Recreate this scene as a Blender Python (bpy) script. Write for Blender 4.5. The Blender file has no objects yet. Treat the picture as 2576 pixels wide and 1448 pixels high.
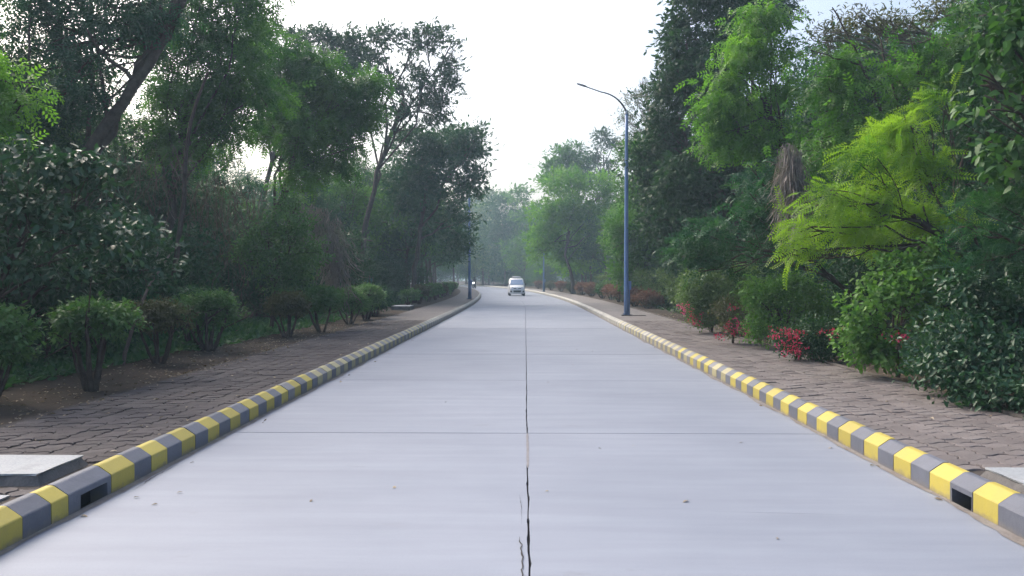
import bpy, bmesh, math, random
import numpy as np
from mathutils import Vector, Matrix
R = math.radians
rng = np.random.default_rng(7)
random.seed(7)
scene = bpy.context.scene
col = scene.collection

# ------------------------------------------------------------------ camera, sky, sun, exposure
F, VX, VY, H = 2004.0, 1321.0, 699.0, 1.65      # focal length and vanishing point on a 2576 px wide frame, eye height
cd = bpy.data.cameras.new('camera'); cam = bpy.data.objects.new('camera', cd); col.objects.link(cam)
cd.sensor_width = 36; cd.lens = 36 * F / 2576; cd.clip_start = .05; cd.clip_end = 3000
cam.location = (0, 0, H)
cam.rotation_euler = (R(90) - math.atan((724 - VY) / F), 0, math.atan((VX - 1288) / F))
scene.camera = cam
SUN_EL, SUN_AZ = R(42), R(-48)                   # azimuth from straight ahead, negative = left
w = bpy.data.worlds.new('World'); scene.world = w; w.use_nodes = True
nt = w.node_tree
sky = nt.nodes.new('ShaderNodeTexSky'); sky.sky_type = 'NISHITA'; sky.sun_disc = False
sky.sun_elevation = SUN_EL; sky.sun_rotation = SUN_AZ
sky.air_density = 1.0; sky.dust_density = 7.0; sky.ozone_density = 1.6; sky.altitude = 50
nt.links.new(sky.outputs[0], nt.nodes['Background'].inputs[0])
nt.nodes['Background'].inputs[1].default_value = .15
sl = bpy.data.lights.new('sun', 'SUN'); sl.energy = 1.2; sl.angle = R(40); sl.color = (1, .95, .88)
so = bpy.data.objects.new('sun', sl); col.objects.link(so)
sdir = Vector((math.sin(SUN_AZ) * math.cos(SUN_EL), math.cos(SUN_AZ) * math.cos(SUN_EL), math.sin(SUN_EL)))
so.rotation_euler = sdir.to_track_quat('Z', 'Y').to_euler()
vs = scene.view_settings
vs.view_transform = 'Standard'; vs.look = 'None'; vs.gamma = 1; vs.use_curve_mapping = False
vs.exposure = 1.05
scene.cycles.max_bounces = 7; scene.cycles.transparent_max_bounces = 4; scene.cycles.volume_bounces = 1
scene.cycles.use_denoising = True

# ------------------------------------------------------------------ helpers
def dev(y):                                      # how far the road has bent to the left at distance y
    if y < 40: return 0.0
    if y < 185: return (y - 40) ** 2 / 1200.0
    return 17.52 + (y - 185) * .2417 + (y - 185) ** 2 / 500.0
def at(px, py, Z): return np.array([(px - VX) / F * Z, Z, H + (VY - py) * Z / F])

def tag(o, label=None, cat=None, group=None, kind=None):
    if label: o['label'] = label
    if cat: o['category'] = cat
    if group: o['group'] = group
    if kind: o['kind'] = kind
    return o
def empty(name, loc=(0, 0, 0), rz=0):
    o = bpy.data.objects.new(name, None); col.objects.link(o); o.location = loc; o.rotation_euler = (0, 0, rz)
    o.empty_display_size = .1
    return o
def link(name, me, mat, parent=None, smooth=False):
    o = bpy.data.objects.new(name, me); col.objects.link(o)
    if mat is not None and len(me.materials) == 0: me.materials.append(mat)
    if parent: o.parent = parent
    if smooth: me.polygons.foreach_set('use_smooth', [True] * len(me.polygons))
    return o
class MB:                                        # collects pieces; build() links them as one mesh object
    def __init__(s): s.v, s.f, s.m = [], [], []
    def add(s, vs_, fs_, mi=0):
        o = len(s.v); s.v += [tuple(map(float, p)) for p in vs_]
        for f in fs_: s.f.append(tuple(o + i for i in f)); s.m.append(mi)
        return s
    def box(s, a, b, mi=0):
        x0, y0, z0 = a; x1, y1, z1 = b
        return s.add([(x0,y0,z0),(x1,y0,z0),(x1,y1,z0),(x0,y1,z0),(x0,y0,z1),(x1,y0,z1),(x1,y1,z1),(x0,y1,z1)],
              [(3,2,1,0),(4,5,6,7),(0,1,5,4),(1,2,6,5),(2,3,7,6),(3,0,4,7)], mi)
    def tube(s, pts, rad, n=6, cap=True, mi=0):
        P = np.array(pts, float); k = len(P)
        rad = np.broadcast_to(np.asarray(rad, float), (k,))
        T = np.gradient(P, axis=0); T /= np.linalg.norm(T, axis=1)[:, None] + 1e-9
        a = np.array([0, 0, 1.]) if abs(T[0][2]) < .9 else np.array([1., 0, 0])
        vs_ = []
        for i in range(k):
            u = np.cross(T[i], a); u /= np.linalg.norm(u) + 1e-9; v = np.cross(T[i], u)
            for j in range(n):
                th = 2 * math.pi * j / n
                vs_.append(P[i] + rad[i] * (math.cos(th) * u + math.sin(th) * v))
        fs = [(i*n+j, i*n+(j+1) % n, (i+1)*n+(j+1) % n, (i+1)*n+j) for i in range(k-1) for j in range(n)]
        if cap: fs += [tuple(range(n))[::-1], tuple((k-1)*n+j for j in range(n))]
        return s.add(vs_, fs, mi)
    def prism(s, prof, y0, y1, mi=0):            # profile in (x, z) extruded along y
        n = len(prof)
        vs_ = [(x, y0, z) for x, z in prof] + [(x, y1, z) for x, z in prof]
        fs = [(i, (i+1) % n, n+(i+1) % n, n+i) for i in range(n)] + [tuple(range(n))[::-1], tuple(range(n, 2*n))]
        return s.add(vs_, fs, mi)
    def lathe(s, prof, n=20, axis='z', c=(0, 0, 0), mi=0):
        vs_ = []
        for r, h in prof:
            for j in range(n):
                t = 2*math.pi*j/n; p = (r*math.cos(t), r*math.sin(t), h)
                if axis == 'x': p = (p[2], p[0], p[1])
                if axis == 'y': p = (p[0], p[2], p[1])
                vs_.append((p[0]+c[0], p[1]+c[1], p[2]+c[2]))
        k = len(prof)
        return s.add(vs_, [(i*n+j, i*n+(j+1) % n, (i+1)*n+(j+1) % n, (i+1)*n+j) for i in range(k-1) for j in range(n)] + [tuple(range(n))[::-1], tuple((k-1)*n+j for j in range(n))], mi)
    def mesh(s, name):
        me = bpy.data.meshes.new(name); me.from_pydata(s.v, [], s.f)
        bm = bmesh.new(); bm.from_mesh(me); bmesh.ops.recalc_face_normals(bm, faces=bm.faces); bm.to_mesh(me); bm.free()
        return me
    def build(s, name, mat, parent=None, smooth=False, bevel=0):
        me = s.mesh(name)
        if isinstance(mat, (list, tuple)):
            for m in mat: me.materials.append(m)
            if len(me.polygons) == len(s.m): me.polygons.foreach_set('material_index', s.m)
        o = link(name, me, mat if not isinstance(mat, (list, tuple)) else None, parent, smooth)
        if bevel:
            b = o.modifiers.new('bevel', 'BEVEL'); b.width = bevel; b.segments = 2; b.limit_method = 'ANGLE'; b.angle_limit = R(35)
        return o
def copy_tree(o, parent=None):
    c = o.copy(); col.objects.link(c); c.parent = parent
    for ch in o.children: copy_tree(ch, c)
    return c

# ------------------------------------------------------------------ materials
def newmat(name):
    m = bpy.data.materials.new(name); m.use_nodes = True
    return m, m.node_tree, m.node_tree.nodes['Principled BSDF']
def N(nt, t, **kw):
    n = nt.nodes.new(t)
    for k, v in kw.items(): setattr(n, k, v)
    return n
def plain(name, c, rough=.6, metal=0, spec=.5, emit=None):
    m, nt, b = newmat(name)
    b.inputs['Base Color'].default_value = (*c, 1); b.inputs['Roughness'].default_value = rough
    b.inputs['Metallic'].default_value = metal; b.inputs['Specular IOR Level'].default_value = spec
    if emit: b.inputs['Emission Color'].default_value = (*c, 1); b.inputs['Emission Strength'].default_value = emit
    return m
def mixc(nt, a, b, fac, mode='MIX'):
    n = N(nt, 'ShaderNodeMix', data_type='RGBA', blend_type=mode)
    for sock, val in ((n.inputs[6], a), (n.inputs[7], b), (n.inputs[0], fac)):
        if isinstance(val, bpy.types.NodeSocket): nt.links.new(val, sock)
        elif isinstance(val, (int, float)): sock.default_value = val
        else: sock.default_value = (*val, 1)
    return n.outputs[2]
def noise(nt, scale, detail=4, rough=.55, vec=None, sc=None):
    n = N(nt, 'ShaderNodeTexNoise'); n.inputs['Scale'].default_value = scale; n.inputs['Detail'].default_value = detail; n.inputs['Roughness'].default_value = rough
    if vec is not None:
        if sc:
            mp = N(nt, 'ShaderNodeMapping'); mp.inputs['Scale'].default_value = sc; nt.links.new(vec, mp.inputs[0]); vec = mp.outputs[0]
        nt.links.new(vec, n.inputs['Vector'])
    return n.outputs[0]
def ramp(nt, fac, a, b, c0=(0, 0, 0), c1=(1, 1, 1)):
    n = N(nt, 'ShaderNodeValToRGB'); n.color_ramp.elements[0].position = a; n.color_ramp.elements[1].position = b
    n.color_ramp.elements[0].color = (*c0, 1); n.color_ramp.elements[1].color = (*c1, 1)
    nt.links.new(fac, n.inputs[0]); return n.outputs[0]
def bump(nt, b, h, strength, dist=.01):
    n = N(nt, 'ShaderNodeBump'); n.inputs['Strength'].default_value = strength; n.inputs['Distance'].default_value = dist
    nt.links.new(h, n.inputs['Height']); nt.links.new(n.outputs[0], b.inputs['Normal'])
def worn(name, c0, c1, scale=3, rough=.8, spec=.3, bs=.3, fine=60, dirt=None, objvar=.0, lo=.35, hi=.7):
    """two-tone mottled surface in world space with fine grain and optional dirt patches"""
    m, nt, b = newmat(name)
    g = N(nt, 'ShaderNodeNewGeometry').outputs['Position']
    cc = mixc(nt, c0, c1, ramp(nt, noise(nt, scale, 6, .6, g), lo, hi))
    fn = noise(nt, fine, 3, .6, g)
    cc = mixc(nt, cc, (.5, .5, .5), .0)
    cc = mixc(nt, cc, ramp(nt, fn, .3, .7, (.82, .82, .82), (1.1, 1.1, 1.1)), 1.0, 'MULTIPLY')
    if dirt: cc = mixc(nt, cc, dirt, ramp(nt, noise(nt, scale * .6 + 1, 8, .7, g), .55, .72))
    if objvar:
        oi = N(nt, 'ShaderNodeObjectInfo').outputs['Random']
        cc = mixc(nt, cc, ramp(nt, oi, 0, 1, (1 - objvar,) * 3, (1 + objvar,) * 3), 1.0, 'MULTIPLY')
    nt.links.new(cc, b.inputs['Base Color'])
    b.inputs['Roughness'].default_value = rough; b.inputs['Specular IOR Level'].default_value = spec
    if bs: bump(nt, b, fn, bs)
    return m
def leafmat(name, c0, c1, tip=None, trans=.3, rough=.5, spec=.28, lo=.5, hi=.68):
    """c0..c1 by the leaf's own random value, patches of young growth (tip) through the plant"""
    m, nt, b = newmat(name)
    a = N(nt, 'ShaderNodeAttribute', attribute_name='rnd').outputs['Fac']
    cc = mixc(nt, c0, c1, a)
    if tip:
        tc = N(nt, 'ShaderNodeTexCoord').outputs['Object']
        cc = mixc(nt, cc, tip, ramp(nt, noise(nt, .55, 3, .5, tc), lo, hi))
    nt.links.new(cc, b.inputs['Base Color'])
    b.inputs['Roughness'].default_value = rough; b.inputs['Specular IOR Level'].default_value = spec
    t = N(nt, 'ShaderNodeBsdfTranslucent')
    nt.links.new(mixc(nt, cc, (1.5, 1.7, .75), 1.0, 'MULTIPLY'), t.inputs[0])
    mx = N(nt, 'ShaderNodeMixShader'); mx.inputs[0].default_value = trans
    nt.links.new(b.outputs[0], mx.inputs[1]); nt.links.new(t.outputs[0], mx.inputs[2])
    nt.links.new(mx.outputs[0], nt.nodes['Material Output'].inputs['Surface'])
    return m

M = {}
# concrete carriageway: broom-finish streaks across the road, faint patches, dust along the edges
m, nt, b = newmat('road_concrete'); g = N(nt, 'ShaderNodeNewGeometry').outputs['Position']
cc = mixc(nt, (.212, .236, .292), (.252, .276, .334), ramp(nt, noise(nt, .35, 5, .6, g), .35, .65))
cc = mixc(nt, cc, ramp(nt, noise(nt, 1, 5, .6, g, (.45, 4.5, 1)), .3, .72, (.90, .90, .905), (1.06, 1.06, 1.05)), 1.0, 'MULTIPLY')
cc = mixc(nt, cc, ramp(nt, noise(nt, 90, 2, .6, g), .3, .7, (.95, .95, .95), (1.04, 1.04, 1.04)), 1.0, 'MULTIPLY')
cc = mixc(nt, cc, (.19, .20, .225), ramp(nt, noise(nt, 1.1, 8, .75, g, (.7, 1.6, 1)), .62, .74))
oi = N(nt, 'ShaderNodeObjectInfo').outputs['Random']
cc = mixc(nt, cc, ramp(nt, oi, 0, 1, (.975, .975, .975), (1.025, 1.025, 1.025)), 1.0, 'MULTIPLY')
nt.links.new(cc, b.inputs['Base Color']); b.inputs['Roughness'].default_value = .62; b.inputs['Specular IOR Level'].default_value = .35
bump(nt, b, noise(nt, 1, 3, .6, g, (3, 60, 3)), .12, .006); M['road'] = m
M['joint'] = plain('joint_dark', (.035, .033, .032), .9)
M['sealant'] = worn('joint_sealant', (.2, .19, .2), (.26, .25, .26), 9)
M['gutter'] = worn('gutter_dust', (0.176, 0.158, 0.148), (0.253, 0.239, 0.231), 6, .9, .2, .5)
M['dirt'] = worn('bare_soil', (0.051, 0.040, 0.032), (0.090, 0.072, 0.058), 1.3, .95, .1, .9, 25, (0.036, 0.033, 0.021))
M['soil_far'] = worn('soil_ground', (.06, .052, .036), (.1, .085, .06), .6, .95, .1, .6, 12)
M['bed'] = worn('sand_bed', (0.062, 0.055, 0.050), (0.094, 0.081, 0.075), 5, .95, .1, .4)
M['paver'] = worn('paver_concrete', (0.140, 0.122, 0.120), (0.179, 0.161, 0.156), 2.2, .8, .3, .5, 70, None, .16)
M['paver_left'] = worn('paver_shaded', (0.060, 0.051, 0.054), (0.086, 0.076, 0.077), 1.8, .82, .25, .5, 70, None, .2)  # darker paver copy, the shade of the trees is put into its colour
M['edging'] = worn('edging_concrete', (0.101, 0.090, 0.082), (0.156, 0.140, 0.129), 3, .9, .2, .5)
def kerbmat(name, c0, c1, chip): 
    m, nt, b = newmat(name); g = N(nt, 'ShaderNodeNewGeometry').outputs['Position']
    cc = mixc(nt, c0, c1, ramp(nt, noise(nt, 7, 6, .65, g), .35, .7))
    cc = mixc(nt, cc, chip, ramp(nt, noise(nt, 11, 8, .75, g), .60, .70))
    oi = N(nt, 'ShaderNodeObjectInfo').outputs['Random']
    cc = mixc(nt, cc, ramp(nt, oi, 0, 1, (.86, .86, .86), (1.1, 1.1, 1.1)), 1.0, 'MULTIPLY')
    # splashed mud along the foot of the kerb face
    sx = N(nt, 'ShaderNodeSeparateXYZ'); nt.links.new(g, sx.inputs[0])
    ad = N(nt, 'ShaderNodeMath', operation='ADD'); nt.links.new(sx.outputs[2], ad.inputs[0])
    ml = N(nt, 'ShaderNodeMath', operation='MULTIPLY'); ml.inputs[1].default_value = .14; nt.links.new(noise(nt, 9, 6, .7, g), ml.inputs[0]); nt.links.new(ml.outputs[0], ad.inputs[1])
    cc = mixc(nt, (.17, .155, .14), cc, ramp(nt, ad.outputs[0], .055, .115))
    nt.links.new(cc, b.inputs['Base Color']); b.inputs['Roughness'].default_value = .6; b.inputs['Specular IOR Level'].default_value = .35
    bump(nt, b, noise(nt, 45, 5, .7, g), .35, .01); return m
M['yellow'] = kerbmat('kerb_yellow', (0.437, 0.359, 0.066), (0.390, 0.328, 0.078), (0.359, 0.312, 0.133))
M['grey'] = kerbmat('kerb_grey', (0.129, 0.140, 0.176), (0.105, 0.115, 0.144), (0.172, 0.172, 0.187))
M['yellow_worn'] = kerbmat('kerb_yellow_worn', (0.390, 0.351, 0.187), (0.359, 0.328, 0.195), (0.328, 0.312, 0.250))  # paler kerb paints from here on: distance haze put into the colour
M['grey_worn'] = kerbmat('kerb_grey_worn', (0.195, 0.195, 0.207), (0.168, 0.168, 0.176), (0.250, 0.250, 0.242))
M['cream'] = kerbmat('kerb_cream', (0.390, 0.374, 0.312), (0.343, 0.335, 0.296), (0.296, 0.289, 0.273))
M['stone'] = kerbmat('kerb_bare', (0.265, 0.261, 0.254), (0.226, 0.226, 0.222), (0.312, 0.312, 0.296))  # palest grey for the furthest blocks, haze painted in
M['void'] = plain('drain_dark', (.012, .012, .014), .9)
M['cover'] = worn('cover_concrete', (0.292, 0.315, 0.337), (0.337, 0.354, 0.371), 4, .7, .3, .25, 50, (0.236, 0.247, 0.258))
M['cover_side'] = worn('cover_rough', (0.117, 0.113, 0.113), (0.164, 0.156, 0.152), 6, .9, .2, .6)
M['blue'] = worn('lamp_blue_paint', (.13, .225, .44), (.15, .25, .48), 2, .38, .5, 0)
M['galv'] = plain('galvanised', (.42, .44, .47), .45, .7)
M['dark_metal'] = plain('dark_metal', (.05, .05, .06), .5, .3)
M['lens'] = plain('lamp_lens', (.55, .57, .6), .25)
M['bark'] = worn('bark', (0.060, 0.046, 0.040), (0.104, 0.084, 0.072), 7, .95, .15, .9, 30)
M['bark_pale'] = worn('bark_pale', (.15, .125, .11), (.22, .19, .17), 7, .95, .15, .9, 30)
M['vine_dry'] = leafmat('dry_vine', (.15, .13, .125), (.25, .22, .21), None, .1, .8, .1)
M['vine_dark'] = leafmat('dead_vine', (.085, .065, .06), (.15, .12, .11), None, .1, .85, .1)
M['litter'] = leafmat('fallen_leaf', (.16, .115, .07), (.34, .29, .23), None, .1, .7, .2)
M['l_dark'] = leafmat('leaf_dark', (.014, .048, .022), (.034, .088, .036), (.03, .08, .03), .26)
M['l_teal'] = leafmat('leaf_teal', (.014, .060, .034), (.036, .108, .052), (.05, .125, .045), .28)
M['l_gloss'] = leafmat('leaf_glossy', (.014, .052, .028), (.036, .095, .044), (.04, .10, .04), .2, .44, .42)
M['l_mid'] = leafmat('leaf_mid', (.026, .088, .018), (.056, .15, .032), (.085, .20, .03), .38, .5, .28, .44, .62)
M['l_bright'] = leafmat('leaf_bright', (.055, .155, .022), (.105, .235, .036), (.15, .30, .04), .42)
M['l_lime'] = leafmat('leaf_lime', (.042, .125, .018), (.085, .195, .028), (.20, .32, .032), .42, .5, .28, .40, .56)
M['l_pale'] = leafmat('leaf_pale', (.065, .12, .045), (.13, .20, .075), (.15, .23, .08), .3)
M['l_shrub'] = leafmat('leaf_shrub', (.026, .084, .028), (.066, .145, .046), (.10, .19, .055), .3)
M['l_clip'] = leafmat('leaf_clipped', (.05, .125, .045), (.11, .215, .075), (.14, .26, .08), .3)
M['l_brown'] = leafmat('leaf_bronze', (.058, .066, .034), (.11, .11, .055), (.07, .12, .045), .3)
M['l_fresh'] = leafmat('leaf_fresh', (.06, .16, .034), (.125, .24, .055), (.17, .30, .06), .36)
M['l_rust'] = leafmat('leaf_rust', (.14, .062, .046), (.22, .105, .08), (.10, .11, .05), .25, .6)
M['bract_red'] = leafmat('bract_red', (.34, .02, .075), (.52, .05, .14), None, .3, .6)
M['bract_pink'] = leafmat('bract_pink', (.52, .04, .18), (.68, .09, .30), None, .3, .6)
M['l_grass'] = leafmat('leaf_grass', (.035, .105, .05), (.07, .16, .065), None, .35)

# ------------------------------------------------------------------ ground, verges, road
XL, XR = 3.163, 3.143                            # road edges left and right of the eye
PL, PR = 5.2, 5.25                               # outer edges of the two pavements
g_ = MB(); g_.add([(-600, -300, -.35), (600, -300, -.35), (600, 900, -.35), (-600, 900, -.35)], [(0, 1, 2, 3)])
tag(g_.build('ground', M['soil_far']), 'brown soil under the woods on both sides of the road', 'ground', kind='structure')
from mathutils import noise as mnoise
def verge(s, edge, label):
    us = np.concatenate([np.linspace(-.15, 4, 26), np.array([4.6, 5.4, 6.5, 8, 10, 13, 17, 22, 30, 42, 60, 90])])
    ys = np.concatenate([np.arange(-12, 50, .35), np.arange(50, 110, 1.2), np.arange(110, 330, 5)])
    V = []; ncol = len(us)
    for y in ys:
        for u in us:
            x = s * (edge + u) - dev(y)
            z = .125 + .03 * mnoise.noise((x * .9, y * .9, 1)) + .018 * mnoise.noise((x * 4, y * 4, 5)) + min(max(u - .6, 0), 12) * .028
            if u < 0: z = .10
            V.append((x, y, z))
    Fq = [(i*ncol+j, i*ncol+j+1, (i+1)*ncol+j+1, (i+1)*ncol+j) for i in range(len(ys)-1) for j in range(ncol-1)]
    o = MB().add(V, Fq).build('verge', M['dirt'], None, True)
    return tag(o, label, 'verge', kind='structure')
verge(-1, PL, 'bare brown soil verge beside the dark pavement with the clipped shrubs')
verge(1, PR + .13, 'bare soil verge under the pink flowered shrubs and lamp post')

road = empty('road'); tag(road, 'pale concrete road bending left between striped kerbs', 'road', kind='structure')
def strip(name, fa, fb, z, ys, mat, parent=None):
    V = [];
    for y in ys: V += [(fa(y) - dev(y), y, z), (fb(y) - dev(y), y, z)]
    return MB().add(V, [(2*i, 2*i+1, 2*i+3, 2*i+2) for i in range(len(ys)-1)]).build(name, mat, parent)
yall = list(np.arange(-12, 330, 2.0))
strip('road_bed', lambda y: -XL - .05, lambda y: XR + .05, -.03, yall, M['joint'], road)
def joint_x(y):                                  # wandering line of the centre joint
    return .022 + .010 * mnoise.noise((0, y * .35, 3)) + (.006 * mnoise.noise((2, y * 2.3, 3)) if y < 20 else 0)
def slab(y0, y1, side, far=False):
    n = 60 if y1 < 14 else (24 if y1 < 30 else 8)
    g0, g1 = [.0095 if abs(q - 8.46) < .01 else .007 for q in (y0, y1)]
    ys = np.linspace(y0 + g0, y1 - g1, n)
    inner = []
    for y in ys:
        gap = .004 + .005 * max(0, mnoise.noise((side * 7, y * 1.7, 2)) + .35)
        if y < 12: gap += .016 * max(0, mnoise.noise((side * 3 + 9, y * 5.1, 8)) - .12)
        if far: gap = .003
        inner.append((joint_x(y) + side * gap - dev(y), y))
    outer = [((XR if side > 0 else -XL) - dev(y), y) for y in (ys if far or y1 > 40 else (ys[0], ys[-1]))]
    loop = inner + outer[::-1]
    k = len(loop); dz = random.uniform(-.0015, .0015)
    V = [(x, y, dz) for x, y in loop] + [(x, y, -.025) for x, y in loop]
    Fq = [tuple(range(k))] + [(i, (i+1) % k, k+(i+1) % k, k+i) for i in range(k)]
    return MB().add(V, Fq).build('slab', M['road'], road)
y = 8.46 - 4.4 * 4
while y < 110:
    for s in (-1, 1): slab(y, y + 4.4, s)
    y += 4.4
for s in (-1, 1): slab(y, 330, s, True)
# broken sealant left in the centre joint and the side cracks beside it
b_ = MB(); ys = np.linspace(6.9, 8.44, 30)
V = []
for i, yy in enumerate(ys):
    wv = .009 + .007 * mnoise.noise((yy * 6, 0, 1)) if i not in (0, 29) else .001
    V += [(joint_x(yy) - wv - .002, yy, .003), (joint_x(yy) + wv + .003, yy, .003)]
b_.add(V, [(2*i, 2*i+1, 2*i+3, 2*i+2) for i in range(29)]); b_.build('joint_sealant', M['sealant'], road)
def crack(pts, w0, jit=.006, n=40):
    P = np.array(pts, float); t = np.linspace(0, len(P)-1, n); V = []
    for i, tt in enumerate(t):
        k = min(int(tt), len(P)-2); p = P[k] + (P[k+1]-P[k]) * (tt-k)
        q = jit * mnoise.noise((p[0]*3, p[1]*14, 4)); wv = w0 * (.35 + .9 * abs(mnoise.noise((p[1]*9, 1, p[0])))) * min(1, 4*min(tt, len(P)-1-tt)/len(P) + .15)
        ax = abs(P[-1][0]-P[0][0]) > abs(P[-1][1]-P[0][1])
        if ax: V += [(p[0]-dev(p[1]), p[1]+q-wv, .0045), (p[0]-dev(p[1]), p[1]+q+wv, .0045)]
        else: V += [(p[0]+q-wv, p[1], .0045), (p[0]+q+wv, p[1], .0045)]
    MB().add(V, [(2*i, 2*i+1, 2*i+3, 2*i+2) for i in range(n-1)]).build('crack', M['joint'], road)
crack([(.012, 3.6), (-.012, 4.3), (-.018, 4.75), (-.035, 5.05)], .009, .016)
crack([(-.022, 5.3), (-.028, 5.75), (-.045, 6.05)], .0022, .006)
crack([(-3.05, 6.15), (-3.075, 6.55), (-3.07, 7.0)], .007, .015); crack([(1.3, 5.62), (2.4, 5.55)], .0022, .01); crack([(.6, 11.2), (1.9, 11.28)], .004, .02)
# dusty gutter along each kerb foot, ragged on the road side
for s, e in ((-1, XL), (1, XR)):
    ys = np.concatenate([np.arange(-10, 30, .12), np.arange(30, 160, 1.5)]); V = []
    for yy in ys:
        wv = .055 + .045 * mnoise.noise((s * 3, yy * 1.1, 0)) + .03 * mnoise.noise((s, yy * 6, 2)) + .05 * max(0, mnoise.noise((s*9, yy * .5, 7)))
        V += [(s * (e - max(.012, wv)) - dev(yy), yy, .0042), (s * (e + .004) - dev(yy), yy, .0052)]
    MB().add(V, [(2*i, 2*i+1, 2*i+3, 2*i+2) for i in range(len(ys)-1)]).build('gutter', M['gutter'], road)

# ------------------------------------------------------------------ kerbs: painted blocks
PROF = [(0, -.05), (0, .142), (.006, .150), (.098, .212), (.112, .217), (.15, .217), (.15, -.05)]
def kerb(s, e, edges, start_yellow, label, drain):
    root = empty('kerb'); tag(root, label, 'kerb', kind='structure')
    shared = {}
    for i in range(len(edges) - 1):
        y0, y1 = edges[i], edges[i+1]; yel = (i % 2 == 0) == start_yellow
        d = (y0 + y1) / 2
        fade = max(0, d - 9) / 15 + random.uniform(-.25, .25) * (d > 10)  # blocks pale with distance, haze painted into their colour
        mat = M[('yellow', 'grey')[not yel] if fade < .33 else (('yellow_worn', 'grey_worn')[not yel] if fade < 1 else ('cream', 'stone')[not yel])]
        prof = [(s * u, z) for u, z in PROF]
        if drain and abs(y0 - drain[0]) < 1e-6:
            L = y1 - y0; a, b2 = drain[1] - y0, drain[2] - y0
            me_b = MB().prism([(s*u, z) for u, z in [(0, .105), (0, .142), (.006, .150), (.098, .212), (.112, .217), (.15, .217), (.15, .105)]], .003, L - .003)
            low = [(s*0, -.05), (s*0, .105), (s*.15, .105), (s*.15, -.05)]
            me_b.prism(low, .003, a); me_b.prism(low, b2, L - .003)
            o = me_b.build('kerb_block', mat, root); o.location = (s*e - dev(d), y0, 0)
            bk = MB().box((min(s*.13, s*.146), a + .001, -.045), (max(s*.13, s*.146), b2 - .001, .104)).build('drain_opening', M['void'], root); bk.location = o.location
            continue
        key = (round(y1 - y0, 3), mat.name)
        if key not in shared:
            hb = MB().prism(prof, .003, y1 - y0 - .003); me = hb.mesh('kerb_block'); me.materials.append(mat); shared[key] = me
        o = bpy.data.objects.new('kerb_block', shared[key]); col.objects.link(o); o.parent = root
        o.location = (s*e - dev(y0) + random.uniform(-.003, .003), y0, random.uniform(-.003, .003))
        o.rotation_euler = (0, random.uniform(-.01, .01), math.atan2(dev(y1) - dev(y0), y1 - y0) + random.uniform(-.004, .004))
    # far run of the same blocks, too small to tell apart
    fb = MB(); yy = edges[-1]; k = len(edges) - 1
    while yy < 300:
        Lb = .3 if yy < 130 else .9
        yel = (k % 2 == 0) == start_yellow
        n_ = len(PROF); y0_, y1_ = yy + .003, yy + Lb - .003
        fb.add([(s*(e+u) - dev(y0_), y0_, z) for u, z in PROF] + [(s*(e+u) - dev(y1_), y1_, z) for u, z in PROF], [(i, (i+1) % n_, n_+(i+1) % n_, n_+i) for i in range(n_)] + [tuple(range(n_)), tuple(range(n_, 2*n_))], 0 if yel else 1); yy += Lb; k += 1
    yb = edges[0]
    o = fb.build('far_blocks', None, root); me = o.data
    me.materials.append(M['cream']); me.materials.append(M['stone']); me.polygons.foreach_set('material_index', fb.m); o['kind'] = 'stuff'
    return root
nb = 128
eL = [6.02 - .3 * k for k in range(12, 0, -1) if 6.02 - .3 * k < 3.9] + [4.05, 4.36, 4.66, 4.95, 5.25, 5.45, 6.02, 6.38]
eL += [6.38 + .3 * k for k in range(1, nb)]
# the long grey block with the inlet must stay grey: find its index
iL = eL.index(5.45)
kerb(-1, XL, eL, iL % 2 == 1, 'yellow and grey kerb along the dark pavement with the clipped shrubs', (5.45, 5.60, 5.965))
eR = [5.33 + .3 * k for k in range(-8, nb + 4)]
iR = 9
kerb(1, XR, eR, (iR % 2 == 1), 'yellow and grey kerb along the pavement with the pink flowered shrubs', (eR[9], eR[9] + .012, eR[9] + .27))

# ------------------------------------------------------------------ pavements: wavy interlocking pavers
PX, PY = .235, .165
def paver_shape(joint=.0035, top=.0, depth=.03):
    A, B = .030, .020; n = 6; pts = []
    def edge_y(x): return A * math.sin(2*math.pi*x/PX)
    def edge_x(y): return B * math.sin(2*math.pi*y/PY)
    for i in range(n): x = -PX/2 + PX*i/n; pts.append((x, -PY/2 + edge_y(x)))
    for i in range(3): yv = -PY/2 + PY*i/3; pts.append((PX/2 + edge_x(yv), yv))
    for i in range(n): x = PX/2 - PX*i/n; pts.append((x, PY/2 + edge_y(x)))
    for i in range(3): yv = PY/2 - PY*i/3; pts.append((-PX/2 + edge_x(yv), yv))
    P = np.array(pts); k = len(P)
    Pn = P * (1 - np.array([joint*2/PX, joint*2/PY])); Pi = P * (1 - np.array([joint*2/PX + .05, joint*2/PY + .06]))
    V = [(x, y, 0) for x, y in Pi] + [(x, y, -.006) for x, y in Pn] + [(x, y, -depth) for x, y in Pn]
    Fq = [tuple(range(k))] + [(j*k+i, j*k+(i+1) % k, (j+1)*k+(i+1) % k, (j+1)*k+i)[::-1] for j in range(2) for i in range(k)]
    return V, Fq
pv, pf = paver_shape()
pme = {}
for key in ('paver', 'paver_left'):
    me = MB().add(pv, pf).mesh('paver'); me.materials.append(M[key]); pme[key] = me
ZP = .172
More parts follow.
